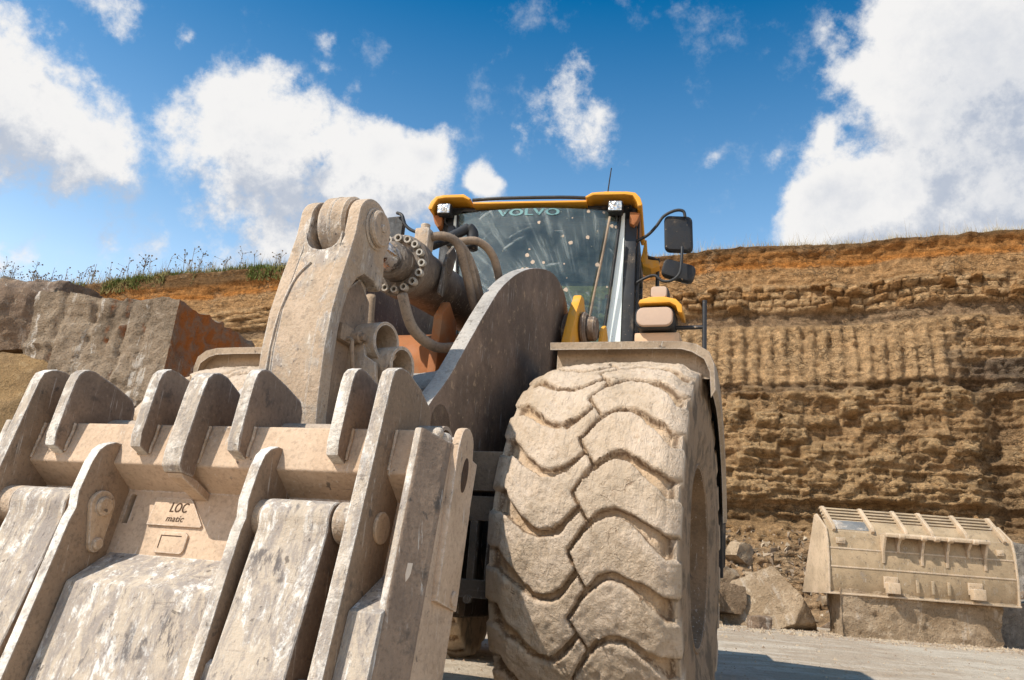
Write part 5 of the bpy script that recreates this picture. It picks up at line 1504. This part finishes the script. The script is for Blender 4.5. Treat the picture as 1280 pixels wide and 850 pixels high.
# stones stacked by the rear wheel
ROX = [('small round stone topping the stack beside the rear wheel', (3.12, 14.6, 1.27), (.62, .6, .46), 71, M_redblock), ('dark middle stone of the stack beside the rear wheel', (3.20, 14.5, .84), (1.05, .8, .46), 72, M_redblock),
       ('squared bottom stone of the stack beside the rear wheel', (3.28, 14.4, .46), (.92, .8, .56), 73, M_sand), ('thin flat stone at the foot of the stack by the rear wheel', (3.2, 14.0, .24), (1.2, .5, .16), 74, M_sand),
       ('dark round stone in the gap between stack and pale slab', (4.05, 14.75, .66), (.62, .6, .5), 75, M_brownblock), ('tilted tan stone above the dark round stone', (4.0, 15.1, 1.03), (.80, .6, .42), 76, M_sand),
       ('small brick-shaped stone on the ground before the pale slab', (4.42, 13.75, .32), (.34, .3, .24), 77, M_redblock),
       ('grey slab standing behind the right end of the discarded bucket', (10.35, 15.8, 1.35), (1.8, 1.0, 1.3), 78, M_greyrock), ('dark stone lying right of the long stone block', (9.25, 14.9, .6), (1.4, 1.0, .8), 79, M_greyrock),
       ('flat brown stone under the grey slab at the right edge', (9.9, 15.2, 1.02), (1.7, .9, .34), 80, M_redblock)]
for lb, lc, sz, sd_, mt in ROX:
    rr = np.random.default_rng(sd_)
    boulder('rock', lb, lc, sz, tuple(rr.normal(0, .10, 3) + np.array([0, 0, rr.uniform(-.3, .3)])), sd_, mt, 20, .06, .14, 5, cat='rock')
# tumbled stones in the scree
rr = np.random.default_rng(12)
def scree_point(x):
    i = int(np.argmin(np.abs(PX[:, 8] - x)))
    k = int(rr.integers(8, 58))
    return Vector((PX[i, k], PY[i, k], Zg[i, k]))
protos = []
for k in range(5):
    o = boulder('rubble_stone', 'tan broken stone lying in the scree at the cliff foot', (0, 0, 0), (.42 + .1 * k, .34 + .05 * k, .24 + .06 * k), (0, 0, 0), 200 + k, (M_sand, M_redblock)[k % 2], 10, .08, .16, 5, 'stones tumbled in the scree', 'stone')
    protos.append(o)
k = 0
for n_ in range(46):
    x = rr.uniform(2.6, 5.2) if n_ < 30 else rr.uniform(5, 12)
    p = scree_point(x)
    o = protos[n_] if n_ < 5 else protos[n_ % 5].copy()
    if n_ >= 5: COL.objects.link(o)
    o.location = p; o.rotation_euler = tuple(rr.uniform(-.6, .6, 3) + np.array([0, 0, rr.uniform(0, 6)]))
    f_ = rr.uniform(.3, .95); o.scale = (f_, f_, f_)
# loose gravel: uncountable
def gravel(n, xs, ys, smin, smax):
    x = rr.uniform(*xs, n); y = rr.uniform(*ys, n)
    z = ground_z(x, y)
    s = smin + (smax - smin) * rr.random(n) ** 3
    base = np.array([(1, 0, -.3), (-.5, .87, -.3), (-.5, -.87, -.3), (.1, 0, .5)])
    T = np.array([(0, 1, 3), (1, 2, 3), (2, 0, 3)])
    V = base[None] * (1 + rr.normal(0, .25, (n, 4, 1))) * s[:, None, None]
    a = rr.uniform(0, 6.3, n); ca_, sa_ = np.cos(a), np.sin(a)
    Vx = V[..., 0] * ca_[:, None] - V[..., 1] * sa_[:, None]; Vy = V[..., 0] * sa_[:, None] + V[..., 1] * ca_[:, None]
    V = np.stack([Vx + x[:, None], Vy + y[:, None], V[..., 2] + z[:, None]], -1)
    return V[:, T].reshape(-1, 3, 3)
gv = np.concatenate([gravel(9000, (-3, 12), (4, 17), .005, .030), gravel(260, (-3, 12), (7, 15), .03, .07), gravel(5200, (2, 11), (12.4, 15.5), .01, .06), gravel(900, (2, 11), (12.9, 13.6), .015, .055)])
# crumbs over the scree
nn = 5200
ii = np.argmin(np.abs(PX[:, 8][None] - rr.uniform(2.2, 13, nn)[:, None]), 1); kk = (rr.random(nn) ** 1.3 * 60).astype(int) + 4
V0 = np.stack([PX[ii, kk], PY[ii, kk], Zg[ii, kk]], -1)
s_ = .02 + .11 * rr.random(nn) ** 3
tet = rr.normal(0, 1, (nn, 4, 3)); tet /= np.linalg.norm(tet, axis=2)[..., None]
V = V0[:, None] + tet * s_[:, None, None]
T = np.array([(0, 1, 2), (0, 1, 3), (1, 2, 3), (2, 0, 3)])
gv = np.concatenate([gv, V[:, T].reshape(-1, 3, 3)])
gr = link('gravel', soup_mesh('gravel', gv, 3), M_gravel, None, None); tag(gr, kind='stuff')

# ------------------------------------------------------------------ discarded bucket on its block
bk = thing('loader_bucket', 'discarded tan loader bucket with ribbed spill guard resting on the long stone block', 'bucket', (7.02, 13.55, .93), radians(-1.5))
bk.scale = (.955, .955, .955)
BW = 1.59
def BP(y, z, x): return Vector((x, y, z))
bm = bmesh.new()
outer = [(.02, .0), (-.02, .20), (-.03, .40), (-.02, .62), (.01, .84), (.05, 1.02)]
inner_ = [(y + .035, z) for y, z in outer]
prism(bm, outer + inner_[::-1], -BW, BW, BP, .004)
prism(bm, [(.0, -.035), (.0, .0), (1.15, .0), (1.15, -.035)], -BW - .01, BW + .01, BP, .006)          # floor running away from the viewer
shell = obj('shell', bm, M_oldbucket, bk)
bm = bmesh.new()
for z_ in (.41, .72):
    y_ = np.interp(z_, [p[1] for p in outer], [p[0] for p in outer])
    prism(bm, [(y_ - .010, z_ - .012), (y_ - .010, z_ + .012), (y_ + .01, z_ + .012), (y_ + .01, z_ - .012)], -BW + .01, BW - .01, BP, .003)
obj('weld_seam', bm, M_oldpale, shell)
for s in (-1, 1):
    bm = bmesh.new()
    prism(bm, [(-.035, -.02), (-.055, .40), (-.03, .84), (.03, 1.06), (.42, 1.32), (.52, 1.30), (1.15, .0), (1.17, -.05), (.0, -.05)], *sorted((s * BW, s * (BW + .03))), lambda a, b, t: Vector((t + math.copysign(.035 * max(0, a) , t) - (.0), a, b)), .005)
    ep = obj('end_plate', bm, M_oldpale, bk)
# spill guard with slats between ribs
bm = bmesh.new()
def SG(x, k, n_): # k along the slope from ridge to top
    return Vector((x, .05 + .40 * k - n_ * .68, 1.02 + .41 * k + n_ * .70))
box(bm, -BW + .02, BW - .16, 0, .50, -.012, .0, lambda a, b, t: SG(a, b, t), .002)
for k_ in (.56, .70, .84, .98):
    box(bm, -BW + .02, BW - .18, k_ - .035, k_ + .035, -.02, .018, lambda a, b, t: SG(a, b, t), .006)
obj('spill_guard', bm, M_oldbucket, bk)
for x_ in (-1.53, -.86, -.28, .18, .78, 1.42):
    bm = bmesh.new()
    lean = .05 * (1 if x_ < 0 else 1)
    prism(bm, [(-.03, -.01), (-.03, .05), (.10, .085), (.95, .075), (1.03, .02), (1.03, -.02)], x_ - .028, x_ + .028, lambda a, b, t: SG(t - .06 * (1 - a) * -1, a, b), .008)
    obj('rib', bm, M_oldpale, bk)
# dark grey patch plate at the left
bm = bmesh.new(); box(bm, -1.44, -.84, .06, .46, .001, .006, lambda a, b, t: SG(a, b, t), .001); obj('patch', bm, M_rustpatch, bk)
# hook rail with lugs
bm = bmesh.new()
prism(bm, [(.03, 1.02), (-.16, 1.03), (-.19, 1.0), (-.19, .955), (-.15, .95), (-.13, .985), (.02, .985)], -.66, 1.12, BP, .012)
rail = obj('hook_rail', bm, M_oldpale, bk)
bm = bmesh.new()
for x_ in (-.40, -.02, .43, .86, .20): cyl(bm, (x_ - .05, -.185, .975), (x_ + .05, -.185, .975), .048, n=16, bev=.012)
obj('hook_boss', bm, M_oldpale, rail)
for x_, l_ in ((-.66, .46), (-.40, .26), (.0, .46), (.43, .46), (.80, .26), (1.08, .46)):
    bm = bmesh.new(); prism(bm, [(.03, 1.0), (-.155, .99), (-.15, .93), (-.06, .98 - l_ * .55), (-.045, .98 - l_), (.02, .98 - l_)], x_ - .022, x_ + .022, BP, .006)
    obj('lug', bm, M_oldpale, bk)
for x_ in (-.57, .86):
    bm = bmesh.new()
    box(bm, x_ - .11, x_ + .13, -.055, -.015, .10, .30, lambda a, b, t: Vector((a, b, t)), .01)
    box(bm, x_ - .10, x_ + .10, -.20, -.05, .02, .20, lambda a, b, t: Vector((a, b, t)), .015)
    obj('wear_pad', bm, M_oldpale, bk)
for x_ in (-.11, .15, .42):
    bm = bmesh.new(); box(bm, x_ - .024, x_ + .024, -.06, -.02, .06, .28, bev=.012); obj('heel_bar', bm, M_oldbucket, bk)
for x_, w_, z_ in ((-1.38, .15, .80), (1.36, .11, .79)):
    bm = bmesh.new(); box(bm, x_ - w_ / 2, x_ + w_ / 2, -.032, .02, z_, z_ + .10, bev=.004); box(bm, x_ - w_ / 4, x_ + w_ / 4, -.04, -.028, z_ + .03, z_ + .07, bev=.002)
    obj('badge_plate', bm, M_oldpale, bk)
bm = bmesh.new(); box(bm, -1.62, 1.62, -.06, .0, -.052, -.02, bev=.008); obj('cutting_edge', bm, M_oldpale, bk)
